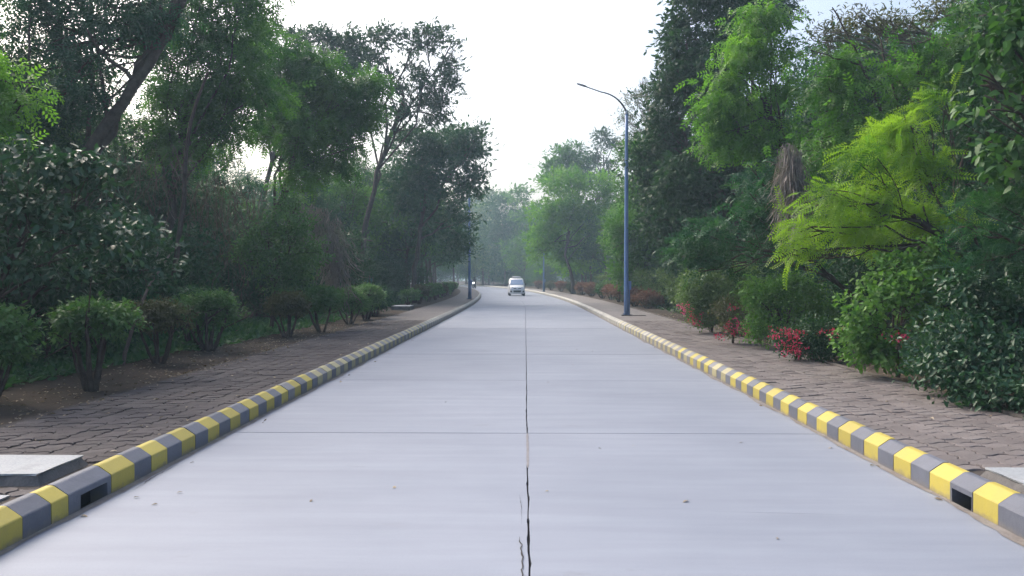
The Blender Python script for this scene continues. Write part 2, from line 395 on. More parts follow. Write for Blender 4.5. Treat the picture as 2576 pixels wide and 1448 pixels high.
def pavement(s, inner, outer, key, label, skip):
    root = empty('pavement'); tag(root, label, 'pavement', kind='structure')
    strip('bed', lambda y: s*(inner - .004), lambda y: s*(outer + .1), ZP - .013, yall, M['bed'], root)
    cells = []
    ncol = int((outer - inner) / PX)
    off = inner + (outer - inner - ncol * PX) * .5 + PX/2
    for r in range(int(-3 / PY), int(28 / PY)):
        for c in range(ncol): cells.append((s*(off + c*PX), r*PY))
    lim = .66 if s < 0 else .632
    vis = sorted([c for c in cells if abs(c[0]) / max(c[1], .1) < lim and c[1] > 4.9 and not skip(*c)], key=lambda c: c[1])
    near = set(vis[:300])
    for (x, y) in vis[:300]:
        o = bpy.data.objects.new('paver', pme[key]); col.objects.link(o); o.parent = root
        sag = .009 * mnoise.noise((x*1.2, y*.8, 3))
        o.location = (x, y, ZP + sag + random.gauss(0, .0028)); o.rotation_euler = (random.gauss(0, .022), random.gauss(0, .018), random.gauss(0, .012) + (math.pi if random.random() < .5 else 0))
    nk = len(pv)//3; bv = np.array(pv[:2*nk]); V = []; Fq = []; ff = [f for f in pf if max(f) < 2*nk]
    for (x, y) in cells:
        if (x, y) in near or skip(x, y): continue
        o = len(V); tx, ty = random.gauss(0, .02), random.gauss(0, .018)
        zz = ZP + .009 * mnoise.noise((x*1.2, y*.8, 3)) + random.gauss(0, .0028)
        V += [(x - dev(y) + p[0], y + p[1], zz + p[2] + p[0]*tx + p[1]*ty) for p in bv]
        Fq += [tuple(o + i for i in f) for f in ff]
    o = MB().add(V, Fq).build('far_pavers', M[key], root); o['kind'] = 'stuff'
    return root
# beyond the single pavers the same surface continues as a tiled sheet
def tiled(name, c0, c1):
    m, nt, b = newmat(name); g = N(nt, 'ShaderNodeNewGeometry').outputs['Position']
    br = N(nt, 'ShaderNodeTexBrick'); br.inputs['Scale'].default_value = 1; br.inputs['Brick Width'].default_value = PX; br.inputs['Row Height'].default_value = PY
    br.inputs['Mortar Size'].default_value = .008; br.inputs['Color1'].default_value = (*c0, 1); br.inputs['Color2'].default_value = (*c1, 1); br.inputs['Mortar'].default_value = (c0[0]*.5, c0[1]*.5, c0[2]*.5, 1)
    nt.links.new(g, br.inputs[0]); cc = mixc(nt, br.outputs[0], ramp(nt, noise(nt, .8, 6, .6, g), .3, .7, (.8, .8, .8), (1.15, 1.15, 1.15)), 1.0, 'MULTIPLY')
    nt.links.new(cc, b.inputs['Base Color']); b.inputs['Roughness'].default_value = .75; return m
pl = pavement(-1, XL + .15, PL, 'paver_left', 'dark wavy paver pavement with tree shade in its colour beside the clipped shrubs', lambda x, y: (-4.6 < x < -3.3 and 5.5 < y < 6.42) or (x > -4.3 and 4.85 < y < 5.4))
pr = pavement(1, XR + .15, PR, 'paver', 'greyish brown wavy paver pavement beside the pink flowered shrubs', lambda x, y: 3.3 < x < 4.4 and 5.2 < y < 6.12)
strip('far_paving', lambda y: -PL - .02, lambda y: -XL - .154, ZP - .004, list(np.arange(27.8, 330, 2.0)), tiled('paving_left', (.085, .077, .08), (.11, .10, .103)), pl)  # far sheet also darkened, tree shade painted into its colour
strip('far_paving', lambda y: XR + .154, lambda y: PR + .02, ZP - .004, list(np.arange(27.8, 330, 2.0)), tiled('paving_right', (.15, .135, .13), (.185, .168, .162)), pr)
# low edging stones on the outer side of the right pavement
eb = []
for i in range(75):
    y0 = 2 + i * .5
    o = MB().box((0, .003, -.1), (.105, .497, .188 + random.uniform(-.008, .006))).build('edging_stone', M['edging'], pr)
    o.location = (PR + .012 - dev(y0), y0, 0); o.rotation_euler = (0, random.gauss(0, .02), random.gauss(0, .006))

# raised concrete drain covers standing on the pavements
def cover(x0, x1, y0, y1, h, flare, label, group=None):
    root = empty('drain_cover', ((x0+x1)/2, (y0+y1)/2, ZP - .02)); tag(root, label, 'drain cover', group)
    hx, hy = (x1-x0)/2, (y1-y0)/2
    def ring(a, z, j): 
        pts = []
        for (cx, cy) in ((-hx, -hy), (hx, -hy), (hx, hy), (-hx, hy)):
            pts.append((cx + math.copysign(a, cx), cy + math.copysign(a, cy)))
        out = []
        for i in range(4):
            p, q = pts[i], pts[(i+1) % 4]
            for t in range(8): out.append((p[0]+(q[0]-p[0])*t/8 + random.gauss(0, j), p[1]+(q[1]-p[1])*t/8 + random.gauss(0, j), z))
        return out
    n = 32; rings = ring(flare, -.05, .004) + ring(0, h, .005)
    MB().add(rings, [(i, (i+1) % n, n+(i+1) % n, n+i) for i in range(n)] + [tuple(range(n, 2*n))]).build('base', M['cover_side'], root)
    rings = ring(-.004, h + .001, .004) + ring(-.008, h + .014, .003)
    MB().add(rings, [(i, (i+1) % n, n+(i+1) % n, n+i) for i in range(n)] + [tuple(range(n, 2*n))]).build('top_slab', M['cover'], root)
    return root
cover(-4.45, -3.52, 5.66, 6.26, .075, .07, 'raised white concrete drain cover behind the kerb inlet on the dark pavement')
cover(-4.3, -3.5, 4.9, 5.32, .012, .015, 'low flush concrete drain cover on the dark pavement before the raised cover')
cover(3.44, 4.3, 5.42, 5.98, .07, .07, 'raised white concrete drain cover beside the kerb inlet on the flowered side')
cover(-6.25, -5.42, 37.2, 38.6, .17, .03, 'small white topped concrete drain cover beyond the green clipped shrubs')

# ------------------------------------------------------------------ plants
def unit(a): return a / (np.linalg.norm(a, axis=-1, keepdims=True) + 1e-9)
def T_kite(w=.42, fold=.07): return np.array([(0,0,0),(.45,-w/2,fold),(1,0,-.05),(.45,w/2,fold)], float), [(0,1,2,3)]
def T_leaf(w=.5, fold=.10, droop=.12):
    v = np.array([(0,0,0),(.30,-w*.46,fold),(.66,-w*.38,fold*.7-droop*.4),(1,0,-droop),(.66,w*.38,fold*.7-droop*.4),(.30,w*.46,fold),(.48,0,0)], float)
    return v, [(0,1,2,6),(6,2,3,3),(6,3,4,4),(0,6,4,5)]
def T_frond(n=9, ll=.24, w=.075, droop=.35):
    V, Fq = [], []
    for i in range(n):
        t = (i + .6) / n; c = np.array([t, 0, -droop * t * t]); l = ll * (1 - .75 * abs(t - .4) ** 1.5)
        for s in (-1, 1):
            d = unit(np.array([.45, s * .85, -.25])); e = unit(np.array([1, 0, -droop * t])) * w / 2
            k = len(V); V += [c, c + d*l*.5 - e, c + d*l, c + d*l*.5 + e]; Fq.append((k, k+1, k+2, k+3))
    return np.array(V, float), Fq
def T_spray(seed, n=6, w=.4):                   # a short twig end carrying several leaves
    r = np.random.default_rng(seed); V, Fq = [], []
    for i in range(n):
        t = i / n; b0 = np.array([t * .6, 0, -.1*t*t]); a = unit(np.array([.5 + .5*t, r.normal(0, .8), r.normal(0, .35) - .1])); nn = unit(np.array([r.normal(0,.4), r.normal(0,.4), 1])); sd = unit(np.cross(nn, a)); l = .42 * r.uniform(.7, 1.2)
        k = len(V); V += [b0, b0 + a*l*.45 - sd*l*w/2, b0 + a*l, b0 + a*l*.45 + sd*l*w/2]; Fq.append((k, k+1, k+2, k+3))
    return np.array(V, float), Fq
def T_strand(n=6, w=.014, wob=.075, seed=0):
    r = np.random.default_rng(seed); V, Fq = [], []
    y = np.cumsum(r.normal(0, wob, n+1))
    for i in range(n+1):
        ww = w * (1 - .6*i/n); V += [(i/n, y[i]-ww/2, 0), (i/n, y[i]+ww/2, r.normal(0, .01))]
    for i in range(n): Fq.append((2*i, 2*i+1, 2*i+3, 2*i+2))
    return np.array(V, float), Fq
TPL = {'kite': T_kite(), 'narrow': T_kite(.26), 'round': T_kite(.62), 'leaf': T_leaf(), 'broad': T_leaf(.66, .1, .2), 'frond': T_frond(), 'plume': T_frond(4, .42, .20, .45),
       'spray': T_spray(3), 'spray2': T_spray(8, 7, .34), 'strand': T_strand(), 'curl': T_strand(7, .014, .11, 4)}
def t_area(t):
    V, Fq = t; a = 0
    for f in Fq:
        p = V[list(f)]; a += .5*np.linalg.norm(np.cross(p[1]-p[0], p[2]-p[0])) + .5*np.linalg.norm(np.cross(p[2]-p[0], p[3]-p[0]))
    return a
def scatter_mesh(name, tpl, P, A, Nn, S, rnd):
    V, Fq = TPL[tpl]; k = len(V); n = len(P)
    A = unit(A); Nn = unit(Nn - A * np.sum(A*Nn, axis=1, keepdims=True)); B = np.cross(Nn, A)
    W = P[:, None, :] + S[:, None, None] * (V[None, :, 0, None]*A[:, None] + V[None, :, 1, None]*B[:, None] + V[None, :, 2, None]*Nn[:, None])
    W = W.reshape(-1, 3).astype(np.float32)
    q = []
    for f in Fq: q.append(f if f[2] != f[3] else f[:3])
    li = np.concatenate([np.array(f) for f in q]); sz = np.array([len(f) for f in q])
    LI = (np.arange(n)[:, None]*k + li[None]).reshape(-1).astype(np.int32)
    SZ = np.tile(sz, n); LS = np.concatenate([[0], np.cumsum(SZ)[:-1]]).astype(np.int32)
    me = bpy.data.meshes.new(name)
    me.vertices.add(len(W)); me.vertices.foreach_set('co', W.ravel())
    me.loops.add(len(LI)); me.loops.foreach_set('vertex_index', LI)
    me.polygons.add(len(SZ)); me.polygons.foreach_set('loop_start', LS)
    me.update(calc_edges=True)
    at_ = me.attributes.new('rnd', 'FLOAT', 'POINT'); at_.data.foreach_set('value', np.repeat(rnd, k).astype(np.float32))
    return me
def crown(name, lobes, tpl, L, lai, seed, tuft=.28, per=14, gap=0., droop=.25, lean=(0,0,0), up=.5, shell=.5, flat=.6, amax=60000, gfreq=.9):
    r = np.random.default_rng(seed); lob = np.array(lobes, float)
    area = math.pi * np.sqrt((lob[:,3]*lob[:,4]+1e-6)) * lob[:,5]
    la = t_area(TPL[tpl]) * L * L
    lai = lai * (1.95 if name.startswith('tree') else 1.3)
    if name.startswith('tree'): per = int(per * 1.3); gap = gap + .03
    n = int(min(amax, lai * area.sum() / la)); nt_ = max(6, n // per)
    # each lobe breaks up into leafy clumps with shaded gaps between them
    ns = 10 if name.startswith('tree') else 6
    dd = unit(r.normal(size=(len(lob), ns, 3)) + np.array([0, -.15, .25])); rs_ = r.uniform(*((.38, .62) if not name.startswith('shrub') else (.5, .78)), (len(lob), ns))
    cl = lob[:, None, :3] + dd * lob[:, None, 3:] * (1.08 - rs_[..., None]*.85) * r.uniform(.75, 1.08, (len(lob), ns, 1))
    rl_ = lob[:, None, 3:] * rs_[..., None] * np.array([1, 1, .82])
    lob = np.concatenate([cl, rl_], axis=2).reshape(-1, 6); area = rl_[..., 0].ravel() * rl_[..., 2].ravel()
    idx = r.choice(len(lob), nt_, p=area/area.sum())
    d = unit(r.normal(size=(nt_, 3)) + np.array([0, 0, .45])); rho = shell + (1.06 - shell) * r.random(nt_) ** .7
    rho *= 1 + .16 * r.normal(size=nt_)
    c = lob[idx, :3]; p = c + d * lob[idx, 3:] * rho[:, None]
    if gap > 0:
        nv = np.array([mnoise.noise((q[0]*gfreq + seed, q[1]*gfreq, q[2]*gfreq)) for q in p]); keep = nv > gap - .5 + r.normal(0, .05, nt_)
        p, d, c = p[keep], d[keep], c[keep]
    nt_ = len(p); tt = np.repeat(np.arange(nt_), per)
    off = r.normal(size=(len(tt), 3)) * tuft * .72 * np.array([1, 1, flat]) * (.6 + .8*r.random(nt_))[tt, None]
    P = p[tt] + off; out = unit(d[tt] + .5*unit(off))
    A = out*.65 + r.normal(size=P.shape)*.42 + np.array([0, 0, -droop]) + np.array(lean)
    Nn = np.array([0, 0, 1.])*up + out*.6 + r.normal(size=P.shape)*.5
    S = L * r.uniform(.65, 1.25, len(P)); rnd = np.clip(.6*r.random(nt_)[tt] + .4*r.random(len(P)), 0, 1)
    return scatter_mesh(name, tpl, P, A, Nn, S, rnd), p, c
def bez(a, b, c, n): t = np.linspace(0, 1, n)[:, None]; return (1-t)**2*a + 2*t*(1-t)*b + t*t*c
def wood(path, rad, lobes, seed, subs=5, fork=.6, twig=.012, extra=None, n=7, limb=.55):
    r = np.random.default_rng(seed + 99); mb = MB(); path = np.array(path, float)
    k = max(6, len(path)*3); t = np.linspace(0, len(path)-1, k); P = np.array([np.interp(t, range(len(path)), path[:, i]) for i in range(3)]).T
    P[1:-1] += r.normal(0, rad*.25, (k-2, 3)) * np.array([1, 1, 0])
    rr = rad * (1 - .55*np.linspace(0, 1, k)); rr[0] *= 1.45; rr[1] *= 1.12
    mb.tube(P, rr, n)
    for l in lobes:
        c = np.array(l[:3]); rl = np.array(l[3:])
        s0 = P[int(np.clip(r.uniform(fork, 1.0), 0, .999) * (k-1))]; s0 = P[min(int(np.argmin(np.linalg.norm(P - (c - np.array([0, 0, .9*abs(c[2]-s0[2])+.2])), axis=1)) + 0), k-1)] if fork <= .01 else s0
        mid = s0*.45 + c*.55 + np.array([0, 0, .18*np.linalg.norm(c - s0)]) * r.uniform(-.2, 1) + r.normal(0, .1*np.linalg.norm(c-s0), 3)
        r0 = rad * limb * r.uniform(.5, 1); B = bez(s0, mid, c, 7); B[1:-1] += r.normal(0, .025*np.linalg.norm(c-s0), (5, 3))
        mb.tube(B, np.linspace(r0, r0*.4, 7), 5, False)
        for j in range(subs):
            d = unit(r.normal(size=3) + np.array([0, 0, .35])); e = c + d*rl*r.uniform(.65, .95); st = B[r.integers(3, 7)]
            Q = bez(st, (st+e)/2 + r.normal(0, .12*np.linalg.norm(e-st), 3), e, 5); mb.tube(Q, np.linspace(r0*.38, twig, 5), 4, False)
    if extra:
        for (pts, r0, r1) in extra:
            pts = np.array(pts, float); kk = len(pts)*3; tt = np.linspace(0, len(pts)-1, kk); Q = np.array([np.interp(tt, range(len(pts)), pts[:, i]) for i in range(3)]).T
            Q[1:-1] += r.normal(0, r0*.4, (kk-2, 3)); mb.tube(Q, np.linspace(r0, r1, kk), 6, False)
    return mb
def loc(lobes, base):
    b = np.array([base[0], base[1], base[2]]); return [tuple(np.array(l[:3]) - b) + tuple(l[3:]) for l in lobes]
def lp(Z, items):                                # crown lobes given by their place in the view at distance Z
    out = []
    for it in items:
        px, py, rx, ry = it[:4]; z = Z + (it[4] if len(it) > 4 else 0); c = at(px, py, z); a, b2 = rx*z/F, ry*z/F
        out.append((c[0], c[1], c[2], a, (a+b2)/2, b2))
    return out
GZ = lambda x, y: .125 + min(max(abs(x + dev(y)) - 5.8, 0), 12) * .028
def tree(label, base, lobes, tpl, L, lai, mat, seed, trunk_r=.16, bark='bark', group=None, path=None, extra=None, world=True, name='tree', cat='tree', parts=('trunk', 'crown'), subs=5, fork=.55, limb=.55, **kw):
    bz = GZ(*base) - .04 if world else 0
    root = empty(name, (base[0], base[1], bz)); tag(root, label, cat, group)
    lb = loc(lobes, (base[0], base[1], bz)) if world else lobes
    me, tp, tc = crown(name + '_' + parts[1], lb, tpl, L, lai, seed, **kw)
    zs = [l[2] for l in lb]; cx = np.mean([l[0] for l in lb]); cy = np.mean([l[1] for l in lb])
    if path is None:
        hz = min(zs)*.5 + np.mean(zs)*.5; path = [(0, 0, -.1), (cx*.12, cy*.12, hz*.35), (cx*.45, cy*.45, hz*.75), (cx*.8, cy*.8, hz*1.1)]
    elif world: path = [np.array(q) - np.array([base[0], base[1], bz]) for q in path]
    if extra and world: extra = [([np.array(q) - np.array([base[0], base[1], bz]) for q in e[0]], e[1], e[2]) for e in extra]
    wood(path, trunk_r, lb, seed, subs, fork, .012 if trunk_r > .06 else .004, extra, limb=limb).build(parts[0], M[bark], root, True)
    link(parts[1], me, M[mat], root)
    return root
def setmat(root, part, mat):
    for c in root.children:
        if c.name.startswith(part):
            c.material_slots[0].link = 'OBJECT'; c.material_slots[0].material = M[mat]
def place(proto, x, y, rz, sc, label=None, group=None, mats=None, sz=None, part='crown'):
    c = copy_tree(proto); c.location = (x, y, GZ(x, y) - .04); c.rotation_euler = (0, 0, rz); c.scale = (sc, sc, sz or sc)
    if label: c['label'] = label
    if group: c['group'] = group
    if mats: setmat(c, part, mats)
    return c
def lobes_round(seed, n, R0, z0, z1, r0, r1, flat=.75, narrow_top=.5):
    r = np.random.default_rng(seed); out = []
    for i in range(n):
        z = z0 + (z1-z0)*(i+.5)/n; q = R0 * (1 - narrow_top*((z-z0)/(z1-z0))**2) * r.uniform(.3, 1); a = i*2.4 + r.uniform(-.4, .4); rr = r.uniform(r0, r1)
        out.append((q*math.cos(a), q*math.sin(a), z, rr, rr, rr*flat))
    return out

# ---- the wood left of the road: single trees
tree('dark roadside tree with a bare leaning trunk by the distant blue lamp post', (-6.75, 48), lp(50, [(1090,470,120,95),(1150,372,62,62,1),(1010,490,70,75,-1),(1060,392,80,70),(1188,470,34,60),(1120,560,85,40,1),(1195,350,26,36),(1150,620,40,50,5),(980,560,50,50,2)]),
     'spray', .50, 3.6, 'l_teal', 11, .17, path=[(-6.75,48,.1),(-6.7,48.1,2),(-6.45,48.6,4),(-6.25,49.5,6.5),(-6,50,9)], tuft=.42, per=16, gap=0.05)
tree('tall sparse tree with open twiggy crown standing above its neighbours', (-9.2, 44), lp(46, [(950,105,50,42),(1060,110,60,48),(1010,215,78,60),(1090,215,62,70),(1080,85,44,30),(1130,170,36,40),(1000,300,90,60),(1100,300,60,50),(1150,110,22,16),(930,170,45,50)]),
     'spray', .44, 2.0, 'l_dark', 12, .19, path=[(-9.2,44,.1),(-9,44.3,4),(-8.2,45,8),(-7,46,12)], tuft=.36, per=12, gap=0.24, subs=9, limb=.5)
tree('twiggy dark tree top rising behind the feathery green tree', (-15, 43), lp(44, [(790,105,85,42),(860,110,60,40),(720,90,50,40),(810,170,70,50),(880,170,60,50),(760,230,70,60)]),
     'spray', .42, 2.2, 'l_dark', 13, .17, tuft=.36, per=12, gap=0.2, subs=8)
tree('feathery bright green tree arching toward the road', (-9.4, 28), lp(29, [(800,185,95,48),(885,255,75,60),(735,270,80,60),(868,345,62,66),(700,150,60,55),(770,410,50,42),(930,215,34,34),(905,310,34,40),(640,120,60,70,1),(820,270,80,70,1),(680,230,60,60),(700,350,60,60,1),(830,420,50,50,1),(760,340,60,50,-1),(745,455,40,34,-1)]),
     'plume', .34, 4.2, 'l_mid', 14, .16, tuft=.34, per=9, gap=0.08, droop=.45, limb=0.35)
tree('tall green tree with drooping feathery tufts beside the arching tree', (-10.6, 23), lp(24, [(560,150,100,85),(600,60,80,70),(520,250,90,80),(480,60,90,70),(640,230,70,70),(560,330,80,60),(420,140,80,60),(500,-60,110,70),(620,-40,80,60),(440,240,70,60),(400,60,60,60),(480,380,90,60),(380,330,70,60)]),
     'plume', .32, 3.6, 'l_mid', 15, .17, tuft=.36, per=9, gap=0.12, droop=.45, limb=0.35)
tree('tall leaning tree with a thick diagonal limb against the sky', (-11.5, 18), lp(18.5, [(120,60,120,75),(60,-30,120,70),(300,70,90,70),(180,160,120,70),(40,190,80,70),(260,-30,110,70),(380,40,60,60),(90,290,110,60),(230,260,100,60),(420,-60,90,60)]),
     'plume', .30, 3.2, 'l_teal', 16, .2, path=[(-11.5,18,.1),(-11,18,2.6),(-9.9,18.2,4.8),(-8.9,18.4,6.3),(-7.9,18.6,8.4)], tuft=.34, per=9, gap=0.16, droop=.5, extra=[([at(210,430,18.3), at(300,250,18.4), at(400,90,18.5), at(445,0,18.5), at(470,-90,18.5)], .12, .05), ([at(330,200,18.4), at(250,130,18.2), at(205,60,18)], .06, .02), ([at(20,330,17.5), at(60,200,17.5), at(70,40,17.6)], .05, .02), ([at(210,700,19), at(205,420,19), at(230,180,19), at(225,-30,19)], .075, .035), ([at(430,700,19.5), at(455,520,19.5), at(470,330,19.5), at(520,180,19.5)], .07, .03)], limb=0.35)
tree('bright green leaning branches of a young tree at the wood edge', (-9.2, 12.6), lp(12, [(25,205,55,40),(-30,260,60,60),(40,265,45,30),(-60,180,60,60),(-20,330,60,50)]),
     'plume', .22, 3.0, 'l_bright', 17, .08, tuft=.2, per=8, gap=.1, droop=.5)
# big-leaved glossy growth at the wood edge
tree('large leaved glossy bush climbing at the dark wood edge', (-7.0, 9.9), lp(10, [(60,400,80,60),(150,440,90,60),(30,500,90,70),(220,420,60,40),(130,540,100,60),(250,470,44,40),(40,610,90,70),(190,590,90,50),(110,660,110,50),(260,610,60,50),(-60,420,80,80),(-70,560,90,90)]),
     'leaf', .125, 2.4, 'l_gloss', 18, .05, name='bush', cat='bush', parts=('stems', 'foliage'), tuft=.17, per=9, gap=0.08, droop=.35, subs=7, limb=.4)
tree('dark leafy bush with blue green leaves under the glossy one', (-8.4, 12), lp(12.3, [(90,660,120,60),(230,650,110,60),(340,640,80,70),(300,560,80,50),(380,690,80,40),(20,690,90,60),(190,720,120,40)]),
     'leaf', .12, 2.4, 'l_gloss', 19, .05, name='bush', cat='bush', parts=('stems', 'foliage'), tuft=.2, per=9, gap=.14, subs=6)
tree('bush overgrown by climbing creeper in front of the dead vine curtain', (-7.2, 22.5), lp(22.5, [(700,645,78,62),(745,560,70,44),(745,512,42,20),(640,620,50,40),(790,620,44,60),(700,700,90,40),(660,570,36,26),(610,645,30,28),(755,680,60,50)]),
     'kite', .11, 2.6, 'l_clip', 20, .06, name='bush', cat='bush', parts=('stems', 'foliage'), tuft=.16, per=14, gap=.14, subs=7)
def vines(label, lobes, seed, n, length, mat, name='dry_vine', tpls=('strand', 'curl'), spread=.25):
    c0 = lobes[0]; base = (c0[0], c0[1], 0); bz = GZ(base[0], base[1]) - .05; root = empty(name, (base[0], base[1], bz)); tag(root, label, 'vine')
    r = np.random.default_rng(seed); lob = np.array(loc(lobes, (base[0], base[1], bz)))
    for q, tp in enumerate(tpls):
        k = n if q == 0 else n // 2
        ar = lob[:, 3]*lob[:, 5]; idx = r.choice(len(lob), k, p=ar/ar.sum()); d = unit(r.normal(size=(k, 3)) + np.array([0, 0, .5])); P = lob[idx, :3] + d*lob[idx, 3:]*(r.random(k)**.4)[:, None]
        A = np.array([0, 0, -1.]) + r.normal(0, spread if q == 0 else spread*2.6, (k, 3)); S = length*r.uniform(.4, 1.2, k)*(1 if q == 0 else .55); S = np.minimum(S, np.maximum(P[:, 2]*.98, .1))
        link(('hanging_stems', 'curled_stems')[q], scatter_mesh('vine', tp, P, A, r.normal(size=(k, 3)), S, r.random(k)), M[mat], root)['kind'] = 'stuff'
    return root
vines('dead brown vine arching over the creeper covered bush', lp(23.4, [(845,600,22,60),(800,545,50,28),(850,680,26,60),(770,530,40,20),(830,640,26,70)]), 31, 600, 1.1, 'vine_dry', spread=.35)
vines('dead grey vine curtain hanging below the feathery green tree', lp(24.5, [(560,480,80,60),(600,560,60,80),(520,560,60,80),(640,500,50,50),(480,470,50,40),(580,640,60,60)]), 32, 300, 1.3, 'vine_dark', spread=.4)
vines('dark hanging creepers beside the thick diagonal limb', lp(20.5, [(330,420,70,60),(400,500,40,90),(290,540,50,80),(450,400,60,50),(230,480,40,70)]), 33, 160, 1.2, 'vine_dark', spread=.4)
vines('grey dry vine bundle hanging in front of the light feathery tree', lp(17, [(1990,400,24,36),(1985,440,30,44),(2000,470,26,36),(1975,380,16,20)]), 34, 520, 1.15, 'vine_dry', spread=.2)

# ---- the wood right of the road
tree('tall dark dense tree towering over the road beside the lamp post', (9.0, 30), lp(30, [(1810,60,125,95),(1725,105,60,75),(1702,195,50,66),(1790,190,100,100),(1690,370,60,80,2),(1650,470,52,66,2),(1790,330,100,90),(1720,480,90,90),(1700,610,75,80,1),(1900,40,80,70,1),(1780,-40,110,70),(1800,470,90,90,1),(1660,560,50,60,2),(1850,400,90,90,1),(1690,262,62,60,1),(1668,335,56,56,1),(1640,410,50,60,2)]),
     'spray', .44, 4.2, 'l_dark', 41, .24, tuft=.34, per=8, gap=0, droop=.5)
tree('light green tree with drooping leaf sprays against the tall dark tree', (8.2, 21.5), lp(22, [(1920,60,70,46),(1862,150,52,55),(1940,150,70,66),(1800,285,44,56),(1880,270,80,54),(1795,350,34,50),(1840,360,50,44),(1960,260,60,60),(1930,350,70,60),(1830,215,44,36)]),
     'plume', .30, 3.6, 'l_bright', 42, .15, tuft=.28, per=8, gap=0.06, droop=.7, lean=(-.25, -.2, 0), limb=0.35)
tree('feathery yellow green tree with long fronds sweeping down to the flowered shrubs', (9.6, 14.4), lp(13.2, [(2085,510,86,34),(2010,582,56,30),(2200,425,86,54),(2280,340,70,50,.4),(2150,585,90,40,.4),(2050,632,52,26),(2310,450,80,70,.7),(2330,560,80,50,1),(2200,500,90,40,.5),(2350,270,44,40,.8),(1990,640,34,20,-.2),(2230,610,90,30,.8)]),
     'frond', .34, 2.8, 'l_lime', 43, .12, tuft=.2, per=7, gap=0, droop=.35, lean=(-.75, -.25, -.05), flat=.5, limb=0.3)
tree('dark broad leaved tree leaning over the pavement edge', (7.7, 9.6), lp(9.6, [(2530,130,60,90),(2510,270,66,80),(2550,390,60,70),(2470,210,40,44),(2590,60,70,80),(2600,250,60,90),(2620,420,70,80),(2560,-30,80,60)]),
     'broad', .145, 2.6, 'l_shrub', 44, .1, tuft=.16, per=8, gap=0.06, droop=.5)
tree('open feathery tree with bare twigs showing against the sky', (10.6, 18.5), lp(18.5, [(2150,330,95,70),(2085,260,70,55),(2260,220,90,60),(2350,150,80,70),(2040,400,70,56),(2180,420,90,60),(2290,120,60,50),(2400,250,80,80),(2120,180,50,40),(2440,90,70,70)]),
     'plume', .27, 3.2, 'l_mid', 45, .15, tuft=.28, per=8, gap=0.12, droop=.4, extra=[([at(2250,500,18.5), at(2210,280,18.4), at(2130,110,18.3), at(2085,25,18.2)], .05, .012), ([at(2160,170,18.3), at(2090,150,18.1), at(2030,130,18)], .022, .008), ([at(2290,420,18.6), at(2230,200,18.7), at(2200,90,18.8)], .05, .012), ([at(2200,250,18.4), at(2100,200,18.3), at(2020,195,18.2)], .02, .008)], limb=0.4)
tree('dry twiggy tree with thin pale crown in the upper wood', (13.5, 21), lp(21, [(2450,60,90,60),(2520,150,70,70),(2400,150,60,60),(2350,40,60,50),(2540,0,80,70),(2240,80,60,40),(2080,110,60,34),(2160,60,50,34)]),
     'narrow', .15, 1.5, 'l_brown', 46, .15, 'bark_pale', tuft=.3, per=9, gap=.25, subs=12)
tree('bluish green ferny bush below the tall dark tree', (8.3, 18.5), lp(18.2, [(1820,600,110,50),(1900,530,80,60),(1770,655,90,36),(1985,620,66,40),(1850,670,110,40),(1930,600,90,50,.5),(1900,455,60,50,.8),(2010,540,60,50,.8)]),
     'plume', .24, 2.5, 'l_teal', 47, .07, name='bush', cat='bush', parts=('stems', 'foliage'), tuft=.2, per=8, gap=.05, droop=.35, lean=(-.4, -.2, 0))
tree('dark green ferny bush with long sprays at the pavement edge', (7.6, 10), lp(10, [(2490,510,80,40),(2530,610,70,44),(2420,570,60,36),(2460,660,80,36),(2570,540,70,60),(2600,640,70,60)]),
     'frond', .24, 2.0, 'l_teal', 48, .06, name='bush', cat='bush', parts=('stems', 'foliage'), tuft=.14, per=6, gap=.05, droop=.2, lean=(-.7, -.2, .1))
tree('leafy green tree directly behind the near blue lamp post', (9.3, 44), lp(44, [(1615,410,52,58),(1598,500,48,62),(1622,600,60,66),(1560,600,44,54),(1600,660,70,50),(1585,690,60,30),(1650,520,60,80,2)]),
     'spray', .40, 3.2, 'l_mid', 49, .17, tuft=.42, per=9, gap=.08)
tree('thin pale twiggy tree rising behind the lamp post arm', (10.3, 52), lp(52, [(1600,260,34,36),(1575,300,30,24),(1640,330,50,50),(1615,215,18,22),(1590,350,44,36),(1650,270,40,50)]),
     'narrow', .2, .9, 'l_brown', 50, .14, 'bark_pale', tuft=.3, per=9, gap=.3, subs=10)
tree('pale green spreading tree with a leaning trunk past the lamp post', (4.6, 76), lp(80, [(1440,470,75,50),(1395,540,60,56),(1500,560,60,66),(1375,610,46,56),(1480,640,70,46),(1530,480,40,54),(1450,560,80,60),(1345,650,26,40),(1420,640,60,50),(1545,560,36,60)]),
     'spray', .62, 3.0, 'l_bright', 51, .19, limb=.35, path=[(4.6,76,.1),(4.4,76.4,2),(3.8,77,4),(4.6,79,7)], tuft=.6, per=10, gap=.08)
tree('round topped dark tree standing tall beyond the pale spreading tree', (6.2, 102), lp(102, [(1432,392,46,28),(1415,430,50,36),(1465,420,40,36),(1440,470,60,40),(1385,440,30,40)]),
     'spray', .7, 3.0, 'l_mid', 52, .2, tuft=.6, per=9, gap=.1)
tree('slim dark tree with a flat tuft crown on a bare stem', (9.8, 98), lp(98, [(1513,352,30,22),(1540,362,16,12),(1495,400,20,14),(1525,412,18,12),(1510,450,40,30)]),
     'spray', .6, 3.0, 'l_dark', 53, .17, tuft=.45, per=9, gap=.06)
